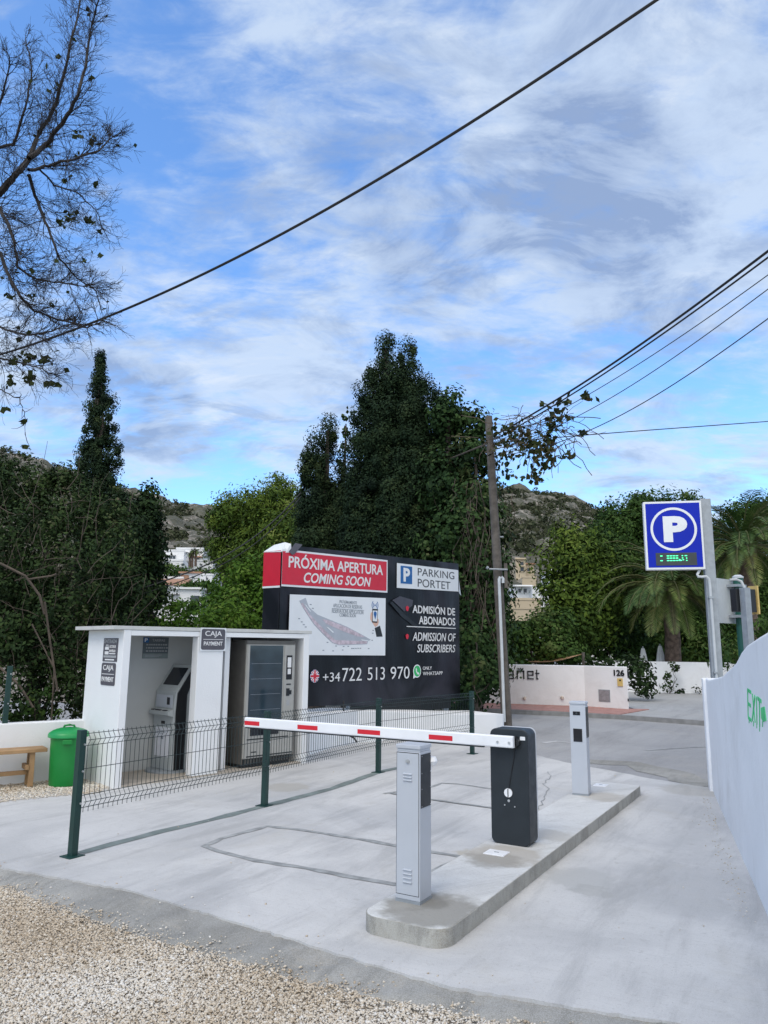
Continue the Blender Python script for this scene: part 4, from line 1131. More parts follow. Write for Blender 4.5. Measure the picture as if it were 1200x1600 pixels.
# faint printed hands on a phone in the dark picture
bpoly('print_shape', [(2.98, 2.62), (3.05, 2.66), (3.45, 2.42), (4.0, 2.15), (3.96, 2.09), (3.35, 2.36)], pm('print black', (.004, .004, .006), .4), -.009, .003)
bpoly('print_shape', [(3.05, 2.68), (3.3, 2.78), (3.75, 2.72), (3.72, 2.6), (3.45, 2.47), (3.1, 2.66)], pm('print dusk', (.05, .045, .06), .4), -.009, .003)

hc = thing('hanging_cable', 'black cable hanging from the banner in front of the low white wall', 'cable', on(Matrix.Translation(AO) @ Matrix.Rotation(AR, 4, 'Z'), (1.5, -.02, .7)), 0)
o = Vector(hc.location)
q = [Vector(P(537, 1096, o.y)) , Vector(P(537, 1143, 13.7)), Vector(P(545, 1149, 13.65)), Vector(P(553, 1153, 13.6)), Vector(P(558, 1160, 13.6))]
mb = MB(); mb.tube([p - o for p in q], .016, 6); mb.build('cable_run', 'cable', hc, True)

# ------------------------------------------------------------------ parking sign on its post
PY_ = 11.2
ps = thing('parking_sign', 'blue square parking sign with green digits on a tall grey steel post', 'parking sign', (4.975, PY_, 0), math.radians(-12))
mb = MB(); mb.box(-.098, .055, -.06, .06, -.1, 4.03); mb.build('post', 'galv', ps, False, .006)
mb = MB(); mb.box(-.945, -.10, -.13, .0, 2.935, 3.99); bx_ = mb.build('sign_box', 'bannerwhite', ps, False, .008)
mb = MB(); mb.prism(rrect(-.915, -.130, 2.968, 3.958, .006), -.134, -.1305, 'y'); mb.build('face', 'blue', ps)
cx, cz = -.522, 3.555
mb = MB(); mb.ring(cx, cz, .300, .336, -.138, -.1342, 64); mb.build('white_ring', 'bannerwhite', ps)
letters('P', cx - .15, cx + .20, cz - .20, cz + .20, -.1345, 'bannerwhite', ps, .055, 0, .004, 'lettering')
mb = MB(); mb.box(-.805, -.215, -.139, -.1343, 2.995, 3.19); lp = mb.build('led_panel', 'ledback', ps, False, .004)
mb = MB()


def seg(x, z, wv=.034, h=.012): mb.box(x, x + wv, -.1405, -.1392, z, z + h)


x = -.74; seg(x, 3.137); seg(x, 3.065); mb.build('led_digit', 'led', lp)
for i, d in enumerate(('0', '0', '0', '0', 'L', '1', '7')):
    x = -.645 + i * .043; mb = MB()
    if d == '0': seg(x, 3.137); seg(x, 3.102, .034, .012); seg(x, 3.065)
    elif d == 'L': seg(x, 3.065, .043); seg(x, 3.08, .02)
    elif d == '1': seg(x, 3.137, .02); seg(x, 3.102, .02); seg(x + .01, 3.075, .02)
    else: seg(x, 3.137); seg(x + .016, 3.10, .018); seg(x + .016, 3.065, .018)
    mb.build('led_digit', 'led', lp)
mb = MB(); mb.tube([(-.17, -.06, 2.93), (-.19, -.07, 2.90), (-.215, -.09, 2.86), (-.21, -.11, 2.825), (-.16, -.12, 2.82), (-.10, -.13, 2.825), (-.065, -.125, 2.79), (-.055, -.12, 2.70), (-.05, -.115, .9)], .021, 10); cdt = mb.build('conduit', 'pipe', ps, True)
for z in (1.4, 2.5):
    mb = MB(); mb.box(-.085, -.015, -.145, -.06, z, z + .025); mb.build('pipe_clip', 'galv', ps)

# ------------------------------------------------------------------ right-hand white wall with sprayed EXIT
wa = Vector((4.22, 9.92)); wb = Vector((2.57, 5.29)); wd_ = (wb - wa).normalized(); WA = math.atan2(wd_.y, wd_.x)
ew = thing('boundary_wall', 'white boundary wall on the right, its top rising towards the camera', 'wall', (wa.x, wa.y, 0), WA)
Lw = 12.0
top = [(0, 1.38), (.8, 1.39), (1.8, 1.445), (2.66, 1.488), (3.17, 1.545), (3.62, 1.596), (4.07, 1.657), (4.49, 1.735), (4.84, 1.776), (5.18, 1.80), (5.5, 1.83), (5.95, 1.863), (7, 1.93), (9, 2.05), (Lw, 2.25)]
top = [(x + 0, z + .006 * math.sin(i * 5)) for i, (x, z) in enumerate(top)]
# local x runs along the wall towards the camera, +y is behind the wall (the side away from the lane)
mb = MB(); pr = [(0, -.1)] + top[:] ; poly = [(0, -.15)] + top + [(Lw, -.15)]
mb.prism(poly, 0, .22, 'y'); wm = mb.build('wall_body', 'wallwhite', ew, False, .02, 3)
mb = MB(); mb.box(-.06, .22, -.035, .24, -.12, 1.375); mb.build('end_pier', 'wallwhite', ew, False, .012)
mb = MB()


def stroke(pts, wv=.02):
    for (x0, z0), (x1, z1) in zip(pts[:-1], pts[1:]):
        d = Vector((x1 - x0, z1 - z0)); n = Vector((-d.y, d.x)).normalized() * wv / 2
        mb.prism([(x0 + n.x, z0 + n.y), (x0 - n.x, z0 - n.y), (x1 - n.x, z1 - n.y), (x1 + n.x, z1 + n.y)], -.0035 - .0003 * (hash((x0, z0, x1)) % 7), .001, 'y')


def sx(px, py):
    s, z = None, None
    d = ray(px, py); nn_ = np.array([wd_.y, -wd_.x, 0]); tt = (np.array([wa.x, wa.y, 0]) - CAM) @ nn_ / (d @ nn_); q_ = CAM + d * tt
    return (float((q_[:2] - np.array(wa)) @ np.array(wd_)), float(q_[2]))


for pl in ([(1174, 1082), (1168.5, 1078), (1169.5, 1121), (1174.5, 1126)], [(1169, 1099), (1173.5, 1103)],
           [(1176, 1084), (1180.5, 1129)], [(1180, 1088), (1176, 1125)], [(1182.4, 1089), (1183.2, 1131)], [(1184.4, 1091), (1190, 1096)], [(1187, 1094), (1187.5, 1134)]):
    stroke([sx(*q_) for q_ in pl], .024)
mb.build('spray_lettering', 'graffiti', ew)
mb = MB(); mb.prism([sx(*q_) for q_ in [(1189.5, 1106), (1195, 1104), (1198, 1126), (1193, 1128), (1190.2, 1122)]], -.004, .001, 'y')
for (x, y0, y1) in ((1171, 1122, 1130), (1183, 1130, 1138), (1187.5, 1133, 1143), (1192, 1127, 1136), (1178, 1127, 1135)):
    a, b_ = sx(x, y0), sx(x, y1); mb.prism([(a[0] - .005, a[1]), (a[0] + .005, a[1]), (b_[0] + .002, b_[1]), (b_[0] - .002, b_[1])], -.0042, .001, 'y')
mb.build('spray_arrow', 'graffiti', ew)

# street furniture seen over that wall
q = P(1163, 1035, 13.2)
ts = thing('road_sign', 'back of a grey road sign clamped on a thick green post', 'road sign', (q[0], 13.2, 0), math.radians(38))
mb = MB(); mb.tube([(0, 0, -.1), (0, 0, 3.0)], .085, 20); mb.build('post', 'postgreen', ts, True)
mb = MB(); mb.lathe([(.0, 3.0), (.095, 3.0), (.095, 3.03), (.05, 3.06), (0, 3.06)], 16); mb.build('cap', 'pipe', ts, True)
mb = MB(); mb.prism(rrect(-.74, .12, 2.2, 2.98, .07), .115, .135, 'y'); mb.build('sign_plate', 'pipe', ts, False, .004)
for z in (2.30, 2.84):
    mb = MB(); mb.box(-.2, .1, -.095, .114, z, z + .045); mb.build('bracket', 'galv', ts)
q = P(1172, 1030, 12.2)
gp_ = thing('equipment_post', 'slim grey square post carrying a black box with a pale end', 'post', (q[0], 12.2, 0), math.radians(20))
mb = MB(); mb.box(-.06, .06, -.06, .06, -.1, 2.75); mb.build('post', 'galv', gp_, False, .005)
mb = MB(); mb.box(-.12, .30, .065, .20, 2.36, 2.74); bxx = mb.build('box', 'black', gp_, False, .01)
mb = MB(); mb.box(.322, .352, .05, .24, 2.33, 2.80); mb.build('end_board', 'yellow', gp_)
mb = MB(); mb.tube([(0, 0, 2.75), (-.03, .03, 2.86), (-.10, .06, 2.89), (-.2, .1, 2.88)], .022, 8); mb.tube([(.06, 0, 1.72), (.17, -.02, 1.66)], .035, 8); mb.build('pipe_arm', 'pipe', gp_, True)

# ------------------------------------------------------------------ white wall across the road
w1 = [(float(p[0]), float(p[1])) for p in W1]
hw = thing('street_wall', 'long white street wall with dark lettering and number 126 across the road', 'wall', (w1[1][0], w1[1][1], 0), 0)
rel = [(a - w1[1][0], b_ - w1[1][1]) for a, b_ in w1]
mb = MB(); n = len(rel); th = .25
for i, p in enumerate(rel):
    mb.v += [(p[0], p[1], -.1), (p[0] + .08, p[1] + th, -.1), (p[0] + .08, p[1] + th, 1.24), (p[0], p[1], 1.24)]
for i in range(n - 1):
    a = 4 * i; b_ = a + 4; mb.f += [(a, b_, b_ + 3, a + 3), (a + 1, a + 2, b_ + 2, b_ + 1), (a + 3, b_ + 3, b_ + 2, a + 2), (a, a + 1, b_ + 1, b_)]
mb.f += [(0, 3, 2, 1), (12, 13, 14, 15)]
mb.build('wall_body', 'wallwhite', hw, False, .015)


def wall_frame(i):
    a, b_ = Vector(rel[i]), Vector(rel[i + 1]); d = (b_ - a).normalized()
    return Matrix.Translation((a.x, a.y, 0)) @ Matrix.Rotation(math.atan2(d.y, d.x), 4, 'Z'), Vector(w1[i]), d


def wuv(i, px, py):
    X, a, d = wall_frame(i); dr_ = ray(px, py); nn_ = np.array([d.y, -d.x, 0]); tt = (np.array([a.x, a.y, 0]) - CAM) @ nn_ / (dr_ @ nn_); q_ = CAM + dr_ * tt
    return float((q_[:2] - np.array(a)) @ np.array(d)), float(q_[2])


X1 = wall_frame(1)[0]; X2 = wall_frame(2)[0]


def wbox(mb, i, pa, pb, y0, y1):
    a = wuv(i, *pa); b_ = wuv(i, *pb); mb.box(min(a[0], b_[0]), max(a[0], b_[0]), y0, y1, min(a[1], b_[1]), max(a[1], b_[1]), wall_frame(i)[0])


mb = MB()
# square letters m a n(tilde) e t, each drawn as bars; px in the photograph
bars = [((772, 1046), (774, 1060)), ((772, 1046), (785, 1048)), ((778, 1046), (780, 1060)), ((784, 1046), (786, 1060)),
        ((792, 1047.5), (803, 1049.5)), ((801.2, 1047.5), (803.2, 1061)), ((792, 1053.5), (803, 1055.3)), ((792, 1053.5), (794, 1061)), ((792, 1059.2), (803, 1061)),
        ((807.5, 1047.5), (809.5, 1061)), ((807.5, 1047.5), (819.5, 1049.5)), ((817.6, 1047.5), (819.6, 1061)), ((809, 1044.6), (818, 1046)), ((809, 1043.6), (810.4, 1045)), ((813, 1043.4), (814.4, 1045)), ((816.8, 1043.6), (818, 1045)),
        ((824, 1048), (826, 1061.3)), ((824, 1048), (834, 1050)), ((832, 1048), (834, 1055.5)), ((824, 1053.8), (834, 1055.6)), ((824, 1059.5), (834, 1061.3)),
        ((838, 1046.5), (840, 1061.5)), ((836.5, 1051), (843, 1052.8)), ((838, 1059.7), (841.5, 1061.5))]
for pa, pb in bars: wbox(mb, 1, pa, pb, -.03, -.002)
mb.build('lettering', 'black', hw)
a = wuv(2, 959.5, 1056); b_ = wuv(2, 975.5, 1046.8)
le = letters('126', a[0], b_[0], a[1], b_[1], -.004, 'black', hw, .03, 0, .02); le.matrix_local = X2
mb = MB(); wbox(mb, 2, (965.5, 1072), (973, 1060), -.03, -.001); mb.build('yellow_plate', 'yellow', hw)
mb = MB(); wbox(mb, 2, (968.5, 1064), (971, 1062), -.035, -.0305); mb.build('plate_mark', 'black', hw)
mb = MB(); wbox(mb, 2, (936, 1096), (953, 1078), -.012, -.001); mb.build('meter_hatch', 'galv', hw)
M['hatchgrey'] = pm('hatch grey', (.27, .26, .28), .6, var=.15, scale=12)
mb = MB(); wbox(mb, 2, (937, 1095), (952, 1079), -.016, -.0125); mb.build('hatch_door', 'hatchgrey', hw)
for px, py in ((820, 1091), (878.5, 1090)):
    a = wuv(1, px, py); mb = MB(); mb.lathe([(0, .09), (.05, .06), (.05, .0), (.0, -.02)], 14, (0, 0, 0)); o = mb.build('wall_lamp', pm('lamp shell', (.55, .48, .42), .6), hw, True); o.matrix_local = X1 @ Matrix.Translation((a[0], -.03, a[1] - .03))
mb = MB(); a = wuv(2, 981, 1055); mb.box(a[0], a[0] + .04, -.02, .0, a[1] - .06, a[1] + .09, X2); a = wuv(2, 981, 1094); mb.box(a[0], a[0] + .03, -.015, .0, a[1] - .03, a[1] + .04, X2); mb.build('intercom', 'black', hw)

w2 = [(float(p[0]), float(p[1])) for p in (G(905, 1081), G(975, 1083), G(1105, 1087), G(1108, 1087), G(1300, 1092))]
wallprism('garden_wall', 'white garden wall under the nearer palm at the back of the driveway', w2, .2, -.1, [1.25] * 5, 'wallwhite')

# ------------------------------------------------------------------ utility pole and its lines
UB = Vector((2.71, 16.58, 0)); UT = Vector((2.42, 16.58, 7.05))
up_ = thing('utility_pole', 'weathered wooden utility pole leaning slightly left behind the barrier', 'utility pole', UB, 0)
mb = MB(); L_ = [Vector((0, 0, -.1)).lerp(UT - UB, i / 12) for i in range(13)]
mb.tube(L_, [.118 - .033 * i / 12 for i in range(13)], 14); mb.build('pole', 'polewood', up_, True)
mb = MB(); pz = lambda px, py, y=16.42: Vector(P(px, py, y)) - UB
mb.tube([pz(788, 1128), pz(783.5, 1000), pz(780, 912), pz(780, 905), pz(781.5, 902), pz(784, 901.5), pz(786, 904), pz(786, 911)], .033, 8); mb.build('conduit', 'pipe', up_, True)
mb = MB(); mb.tube([pz(764, 889), pz(793, 890)], .02, 6); mb.tube([pz(763, 888), pz(760, 886)], .035, 6); mb.box(-.26 + .02, .0, -.02, .02, 4.2, 4.23); mb.build('crossbolt', 'galv', up_)
mb = MB(); mb.box(-.02, .05, -.15, -.11, 3.05, 3.6); mb.build('plate', 'polewood', up_)


def wire(name, label, pts, Y0, Y1, r, n=40, mat='cable', group=None):
    "pts are photo pixels from the far end to the near end; the plan of the wire is straight"
    pts = np.array(pts, float); x0, x1 = pts[0, 0], pts[-1, 0]
    xs = np.linspace(x0, x1, n); tt = (xs - x0) / (x1 - x0)
    # smooth interpolation through the points (natural cubic by polynomial fit)
    deg = min(3, len(pts) - 1); co = np.polyfit((pts[:, 0] - x0) / (x1 - x0), pts[:, 1], deg); ysp = np.polyval(co, tt)
    q = [P(x, y, 1 / ((1 - k) / Y0 + k / Y1)) for x, y, k in zip(xs, ysp, tt)]
    mb = MB(); mb.tube([Vector(p) for p in q], r, 6)
    return tag(mb.build(name, mat, None, True), label, 'cable', group)


wire('overhead_cable', 'thick twisted black cable sagging alone across the upper sky', [(-250, 605), (30, 548), (180, 490), (345, 418), (500, 330), (640, 245), (830, 130), (1035, 0), (1400, -255)], 13, 5.0, .0155, 70)
wire('overhead_cable', 'thickest black service cable from the pole top, uppermost of the bundle', [(772, 681), (880, 617), (1000, 540), (1200, 392), (1420, 225)], 16.5, 7, 0.0180, 40)
wire('overhead_cable', 'second thick black cable hugging just below the uppermost one', [(772, 687), (880, 624), (1000, 547), (1200, 402), (1420, 238)], 16.5, 7, 0.0131, 40)
wire('overhead_cable', 'thin wire third from the top in the bundle right of the pole', [(772, 692), (890, 632), (1020, 556), (1200, 429), (1420, 268)], 16.5, 7, 0.0066, 40)
wire('overhead_cable', 'thin wire fourth from the top, below the middle of the bundle', [(772, 702), (905, 651), (1040, 565), (1200, 453), (1420, 296)], 16.5, 7, 0.0066, 40)
wire('overhead_cable', 'lowest steep thin wire running from the vine to the right edge', [(772, 712), (915, 677), (1040, 606), (1200, 499), (1420, 345)], 16.5, 7, 0.0074, 40)
wire('overhead_cable', 'nearly level wire leaving the vine for the right edge', [(772, 693), (880, 682), (1040, 671), (1200, 658), (1420, 640)], 16.5, 19, 0.0115, 40)
wire('overhead_cable', 'pale slack line from the pole into the ivy covered tree', [(766, 692), (745, 700), (720, 710), (690, 722)], 16.5, 22.3, .022, 20, 'deadvine')
wire('overhead_cable', 'upper of two thin lines crossing the pine tree on the left', [(470, 770), (430, 812), (300, 892), (160, 942)], 19, 15.5, .016, 30)
wire('overhead_cable', 'lower of two thin lines crossing the pine tree on the left', [(470, 776), (430, 822), (300, 902), (170, 950)], 19, 15.7, .012, 30)

# ------------------------------------------------------------------ houses on the hillside
def house(label, xl, xr, yt, yb, Y, wallm='farwhite', roofm=None, wins=(), yaw=0.0, depth=7.0, roof_h=0.0, extra=(), group='houses on the hillside', foot=-7.0):
    a, b_ = P(xl, yb, Y), P(xr, yt, Y); w_ = float(b_[0] - a[0]); h = float(b_[2] - a[2])
    t = thing('hillside_house', label, 'house', ((a[0] + b_[0]) / 2, Y, a[2]), yaw, group)
    mb = MB(); mb.box(-w_ / 2, w_ / 2, 0, depth, foot, h); mb.build('wall', wallm, t)
    k = w_ / (xr - xl)
    if roofm:
        mb = MB()
        if roof_h: mb.prism([(-.5, h + .02), (depth / 2, h + roof_h), (depth + .5, h + .02)], -w_ / 2 - .3, w_ / 2 + .3, 'x')
        else: mb.box(-w_ / 2 - .25, w_ / 2 + .25, -.4, depth + .2, h + .003, h + .28)
        mb.build('roof', roofm, t)
    else:
        mb = MB(); mb.box(-w_ / 2 - .08, w_ / 2 + .08, -.08, .25, h + .003, h + .3); mb.build('parapet', wallm, t)
    for (x0, x1, y0, y1) in wins:
        mb = MB(); mb.box((x0 - (xl + xr) / 2) * k, (x1 - (xl + xr) / 2) * k, -.06, .02, (yb - y1) * k, (yb - y0) * k); wn = mb.build('window', 'fardark', t)
        mb = MB(); mb.box((x0 - (xl + xr) / 2) * k - .1, (x1 - (xl + xr) / 2) * k + .1, -.12, -.061, (yb - y1) * k - .14, (yb - y1) * k); mb.build('sill', wallm, wn)
    for (x0, x1, y0, y1, d, mm, nm) in extra:
        mb = MB(); mb.box((x0 - (xl + xr) / 2) * k, (x1 - (xl + xr) / 2) * k, -d, -.002, (yb - y1) * k, (yb - y0) * k); mb.build(nm, mm, t)
    return t


house('white villa with arched blue windows, highest on the left hillside', 255, 288, 861, 884, 150, wins=[(257, 262, 868, 873), (264, 269, 868, 873), (270, 274, 868, 873)], extra=[(252, 290, 875, 876.5, 2.5, 'farwhite', 'terrace'), (256, 275, 866, 867, .8, 'farwhite', 'canopy')])
house('white block of flats behind three tall palms on the left hillside', 274, 318, 858, 884, 154, wins=[(276, 280, 864, 868), (304, 312, 872, 877), (286, 290, 864, 868)], extra=[(303, 318, 869.5, 871, 2, 'terracotta', 'awning'), (276, 300, 876, 877.3, 2, 'farwhite', 'balcony')])
house('white house with a small square window right of the three palms', 303, 333, 877, 890, 146, wins=[(313, 316, 881, 884), (322, 327, 890, 896)])
house('low white house wall with blue shade below the palms', 262, 286, 877, 891, 147, wins=[(284, 288, 880, 884)])
house('white house with brown brick end in the middle of the left hillside', 281, 312, 896, 913, 128, roofm='terracotta', extra=[(282, 295, 898, 912, .1, 'terracotta', 'brick_panel')], wins=[(300, 304, 900, 904)])
house('plain white house at the right of the left hillside group', 312, 333, 899, 912, 126, wins=[(322, 325, 902, 906)])
house('broad house with a tan tiled roof, lowest left on the hillside', 236, 285, 915, 938, 112, roofm='terracotta', roof_h=1.3, wins=[(250, 254, 924, 929), (262, 266, 924, 929)])
house('tall white cube beside the tan tiled roof', 255, 286, 904, 924, 118, wins=[(272, 276, 909, 914)])
house('lowest white house with a grey garage door on the left hillside', 250, 315, 921, 945, 106, roofm='farwhite', wins=[(298, 312, 930, 944)], extra=[(252, 280, 928, 929, .5, 'kerb', 'ledge')])
HG = 'houses beyond the pole'
house('ochre tower house with two dark balconies right of the pole', 806, 821, 874, 899, 150, 'farbeige', wins=[(813, 818, 879, 884), (813, 818, 887, 893)], extra=[(805, 822, 873.5, 875, .5, 'farbeige', 'cornice'), (812, 819, 884.5, 886, .8, 'farbeige', 'balcony')], group=HG)
house('low ochre wing with a tiled roof right of the ochre tower', 821, 834, 882, 899, 152, 'farbeige', 'terracotta', wins=[(824, 828, 888, 893)], group=HG)
house('ochre terrace wall below the ochre tower house', 816, 838, 903, 911, 140, 'farbeige', group=HG, foot=-.6)
house('small white villa with pergola right of the pole', 803, 831, 917, 929, 118, wins=[(810, 814, 920, 926), (818, 823, 920, 926)], extra=[(802, 832, 916, 917.2, 1.2, 'farwhite', 'pergola')], group=HG)
house('white villa side in bluish shade next to the trees', 832, 858, 920, 933, 116, wins=[(845, 849, 923, 929)], group=HG)
house('long beige terrace wall lower right of the pole', 796, 845, 938, 948, 100, 'farbeige', group=HG, foot=-.6)
house('stone terrace wall lowest right of the pole', 796, 842, 952, 962, 90, 'farbeige', group=HG, foot=-.6)
house('white villa glimpsed through the dark trees', 872, 962, 958, 1005, 58, wins=[(884, 892, 968, 980), (908, 918, 968, 980), (934, 944, 968, 980)], group=HG)
house('white villa high behind the dark trees', 860, 940, 892, 905, 120, wins=[(880, 884, 895, 900)], group=HG)
house('white villa glimpsed behind the nearer palm', 950, 1030, 990, 1040, 62, wins=[(958, 966, 1000, 1012), (990, 998, 1000, 1012)], group=HG)

# ------------------------------------------------------------------ trees
gz = lambda x, y: (x, y, -.3)


def spire(px, pyt, pyb, Y, rpx, n=9, pw=.75, seed=0, jit=.12, ry=None, tip=.10):
    rr = random.Random(seed); out = []
    for i in range(n):
        k = i / (n - 1); y = pyt + (pyb - pyt) * k
        r = rpx * min(1, tip + (k + .02) ** pw) * (1 + rr.uniform(-jit, jit))
        h = (pyb - pyt) / (n - 1) * .95
        out.append(px_blob(px + rr.uniform(-1, 1) * rpx * jit, y + h * .35, Y, r, max(h, r * .55), (ry or rpx) * r / rpx * Y / FPX))
    return out


CY = dict(dens=9, per=330, clump=.40, ln=.082, wd=.045, up=.8, outward=.5, flat=1.35, shell=.74, lump=1.2)
b0 = P(157, 1100, 22)
hwy = ([553, 570, 600, 630, 660, 700, 740, 800, 900, 1000], [1, 5, 14, 23, 29, 36, 39, 42, 45, 45])
cyb = []
for k in range(46):
    y = 556 + k * 9.6; h_ = max(.8, float(np.interp(y, *hwy)) - 3.8) * (1 + .05 * math.sin(k * 2.3))
    cyb.append(px_blob(155.5 + 1.2 * math.sin(k * 1.1) + (y - 556) * .012, y + 6, 22, h_, 11))
CYS = dict(CY); CYS.update(dens=13, per=210, clump=.30, ln=.075, wd=.042)
tree('cypress', 'single slender dark cypress spire on the left', 'cypress', (b0[0], 22, -.3), cyb, 'cypress', 11, .2, **CYS)
for lb, Yh, spots_ in (('olive bushes between the upper and the middle hillside houses', 133, [(250, 893, 20, 9), (275, 893, 14, 8), (300, 897, 12, 6), (318, 896, 12, 6), (262, 886, 8, 4)]),
                       ('green bushes below the middle row of hillside houses', 109, [(295, 917, 14, 6), (315, 915, 14, 8), (330, 920, 10, 8)]),
                       ('dark bushes around the lowest hillside house', 100, [(240, 945, 20, 7), (330, 940, 16, 10), (290, 948, 30, 4)])):
    b0 = P(spots_[0][0], spots_[0][1] + 8, Yh)
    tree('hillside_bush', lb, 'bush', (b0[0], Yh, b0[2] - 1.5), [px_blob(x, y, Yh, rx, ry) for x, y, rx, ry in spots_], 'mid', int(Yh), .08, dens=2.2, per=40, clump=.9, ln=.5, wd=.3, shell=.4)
# big many-spired cypress clump
b0 = P(610, 1090, 23)
bl = []
for k, (x, y0, y1, Y, r) in enumerate([(600, 536, 760, 23, 27), (582, 584, 800, 22.7, 27), (566, 625, 860, 22.5, 26), (630, 548, 780, 22.6, 29), (650, 560, 800, 22.4, 30), (672, 600, 880, 22.2, 36), (694, 622, 900, 22.2, 36), (615, 575, 800, 22.3, 34), (712, 650, 900, 22.2, 30), (638, 620, 900, 21.9, 44), (590, 670, 940, 21.9, 40), (660, 700, 980, 21.7, 46), (615, 760, 1020, 21.5, 52), (560, 760, 1000, 21.8, 34), (690, 790, 1040, 21.5, 44)]):
    bl += spire(x, y0, y1, Y, r, 9, .42, 40 + k, .10)
tree('cypress', 'tall dense cypress clump with two pointed tops in the middle', 'cypress', (b0[0], 23, -.3), bl, 'cypress', 12, .35, **CY)
b0 = P(495, 1090, 24)
bl = spire(510, 660, 1000, 24, 30, 10, .42, 6) + spire(490, 684, 980, 23.7, 26, 9, .42, 7) + spire(475, 715, 960, 23.6, 20, 8, .42, 8) + [px_blob(500, 900, 23.4, 48, 80), px_blob(540, 850, 24.4, 24, 110)]
tree('cypress', 'shorter blunt cypress left of the tall clump', 'cypress', (b0[0], 24, -.3), bl, 'cypress', 13, .25, **CY)
b0 = P(540, 1090, 25)
tree('thin_tree', 'thin half bare treetop between the two cypress clumps', 'tree', (b0[0], 25, -.3), spire(537, 652, 900, 25, 13, 9, .25, 8, .3), 'ivy', 14, .12, dens=9, per=16, clump=.3, ln=.16, wd=.1, shell=.3)
b0 = P(735, 1100, 21)
bl = [px_blob(x, y, Y, rx, ry) for x, y, Y, rx, ry in [(735, 665, 21.4, 22, 32), (742, 715, 21, 26, 45), (715, 760, 21.2, 55, 60), (745, 800, 20.6, 34, 60), (715, 850, 20.6, 60, 70), (760, 880, 20.4, 22, 70), (735, 930, 20, 55, 70), (762, 980, 19.8, 20, 60), (740, 1030, 19.4, 48, 60), (700, 655, 21.6, 26, 40), (720, 1080, 19.2, 40, 40)]]
ivt = tree('ivy_tree', 'ivy smothered tree behind the utility pole with dry hanging stems', 'tree', (b0[0], 21, -.3), bl, 'ivy', 15, .3, dens=10, per=110, clump=.46, ln=.125, wd=.10, shell=.66, droop=.4)
rnd = random.Random(33); mb = MB()
for k in range(90):
    x = rnd.gauss(738, 22); y0 = rnd.uniform(740, 960); L_ = rnd.uniform(40, 170); Y = 19.3 + rnd.uniform(-.35, .6) + (0 if x > 705 else .6)
    q = []; xx = x
    for j in range(7):
        xx += rnd.uniform(-8, 8); q.append(Vector(P(xx, min(1095, y0 + L_ * j / 6), Y + rnd.uniform(-.1, .1))) - Vector((b0[0], 21, -.3)))
    mb.tube(q, rnd.uniform(.004, .011), 4, False)
mb.build('dry_vine', 'deadvine', ivt)
# ivy on the low hedge in front, hanging over the wall by the pole
b0 = P(752, 1110, 17.2)
bl = [px_blob(x, y, Y, rx, ry) for x, y, Y, rx, ry in [(738, 1035, 17.3, 20, 40), (752, 1075, 17.2, 22, 22), (735, 990, 17.6, 16, 40), (775, 1058, 17.0, 16, 12)]]
tree('ivy_bush', 'ivy bush at the right end of the banner, trailing over the white wall', 'bush', (b0[0], 17.2, -.1), bl, 'ivy', 16, .05, dens=16, per=22, clump=.24, ln=.11, wd=.09, shell=.3)

# pines and bright trees on the left
b0 = P(400, 1080, 34)
PN = dict(dens=5, per=190, clump=.8, ln=.20, wd=.07, up=.9, outward=.4, shell=.66, lump=.9)
bl = [px_blob(x, y, Y, rx, ry) for x, y, Y, rx, ry in [(430, 790, 34, 34, 30), (385, 800, 34, 40, 28), (360, 815, 33, 26, 24), (420, 840, 33, 50, 36), (372, 855, 33.5, 36, 26), (358, 872, 33, 24, 18), (400, 890, 32, 50, 36), (445, 880, 32.5, 30, 60), (365, 790, 34.5, 20, 12), (440, 765, 35, 24, 16)]]
tree('pine', 'yellow green pine left of the cypress clumps', 'pine tree', (b0[0], 34, -.3), bl, 'pine', 17, .3, **PN)
b0 = P(370, 1080, 24)
bl = [px_blob(x, y, Y, rx, ry) for x, y, Y, rx, ry in [(385, 905, 24, 40, 28), (372, 935, 23.5, 34, 30), (405, 945, 23, 32, 40), (380, 975, 22.5, 60, 40), (350, 972, 22.5, 34, 24), (430, 900, 24, 24, 40)]]
tree('broadleaf_tree', 'fresh green leafy tree in front of the pine', 'tree', (b0[0], 24, -.3), bl, 'bright', 18, .18, dens=8, per=100, clump=.55, ln=.14, wd=.09, shell=.6)
b0 = P(270, 1080, 17)
bl = [px_blob(x, y, Y, rx, ry) for x, y, Y, rx, ry in [(270, 972, 17, 40, 26), (315, 985, 16.6, 40, 26), (360, 975, 17, 40, 28), (240, 985, 16.5, 26, 24), (400, 990, 17, 30, 30), (300, 1020, 16.2, 90, 30)]]
tree('broadleaf_bush', 'bright green bush rising directly behind the booth roof', 'bush', (b0[0], 17, -.2), bl, 'bright', 19, .08, dens=14, per=70, clump=.36, ln=.10, wd=.065, shell=.5)
b0 = P(232, 1080, 17)
bl = spire(233, 768, 930, 17, 30, 8, .35, 9, .2) + [px_blob(215, 830, 16.8, 24, 50), px_blob(225, 850, 16.6, 30, 50), px_blob(205, 950, 16.4, 34, 60), px_blob(225, 1040, 16, 50, 40)]
tree('ivy_tree', 'dark ivy covered tree between the left hedge and the hillside houses', 'tree', (b0[0], 17, -.2), bl, 'dark', 20, .2, dens=12, per=100, clump=.40, ln=.10, wd=.07, shell=.66)
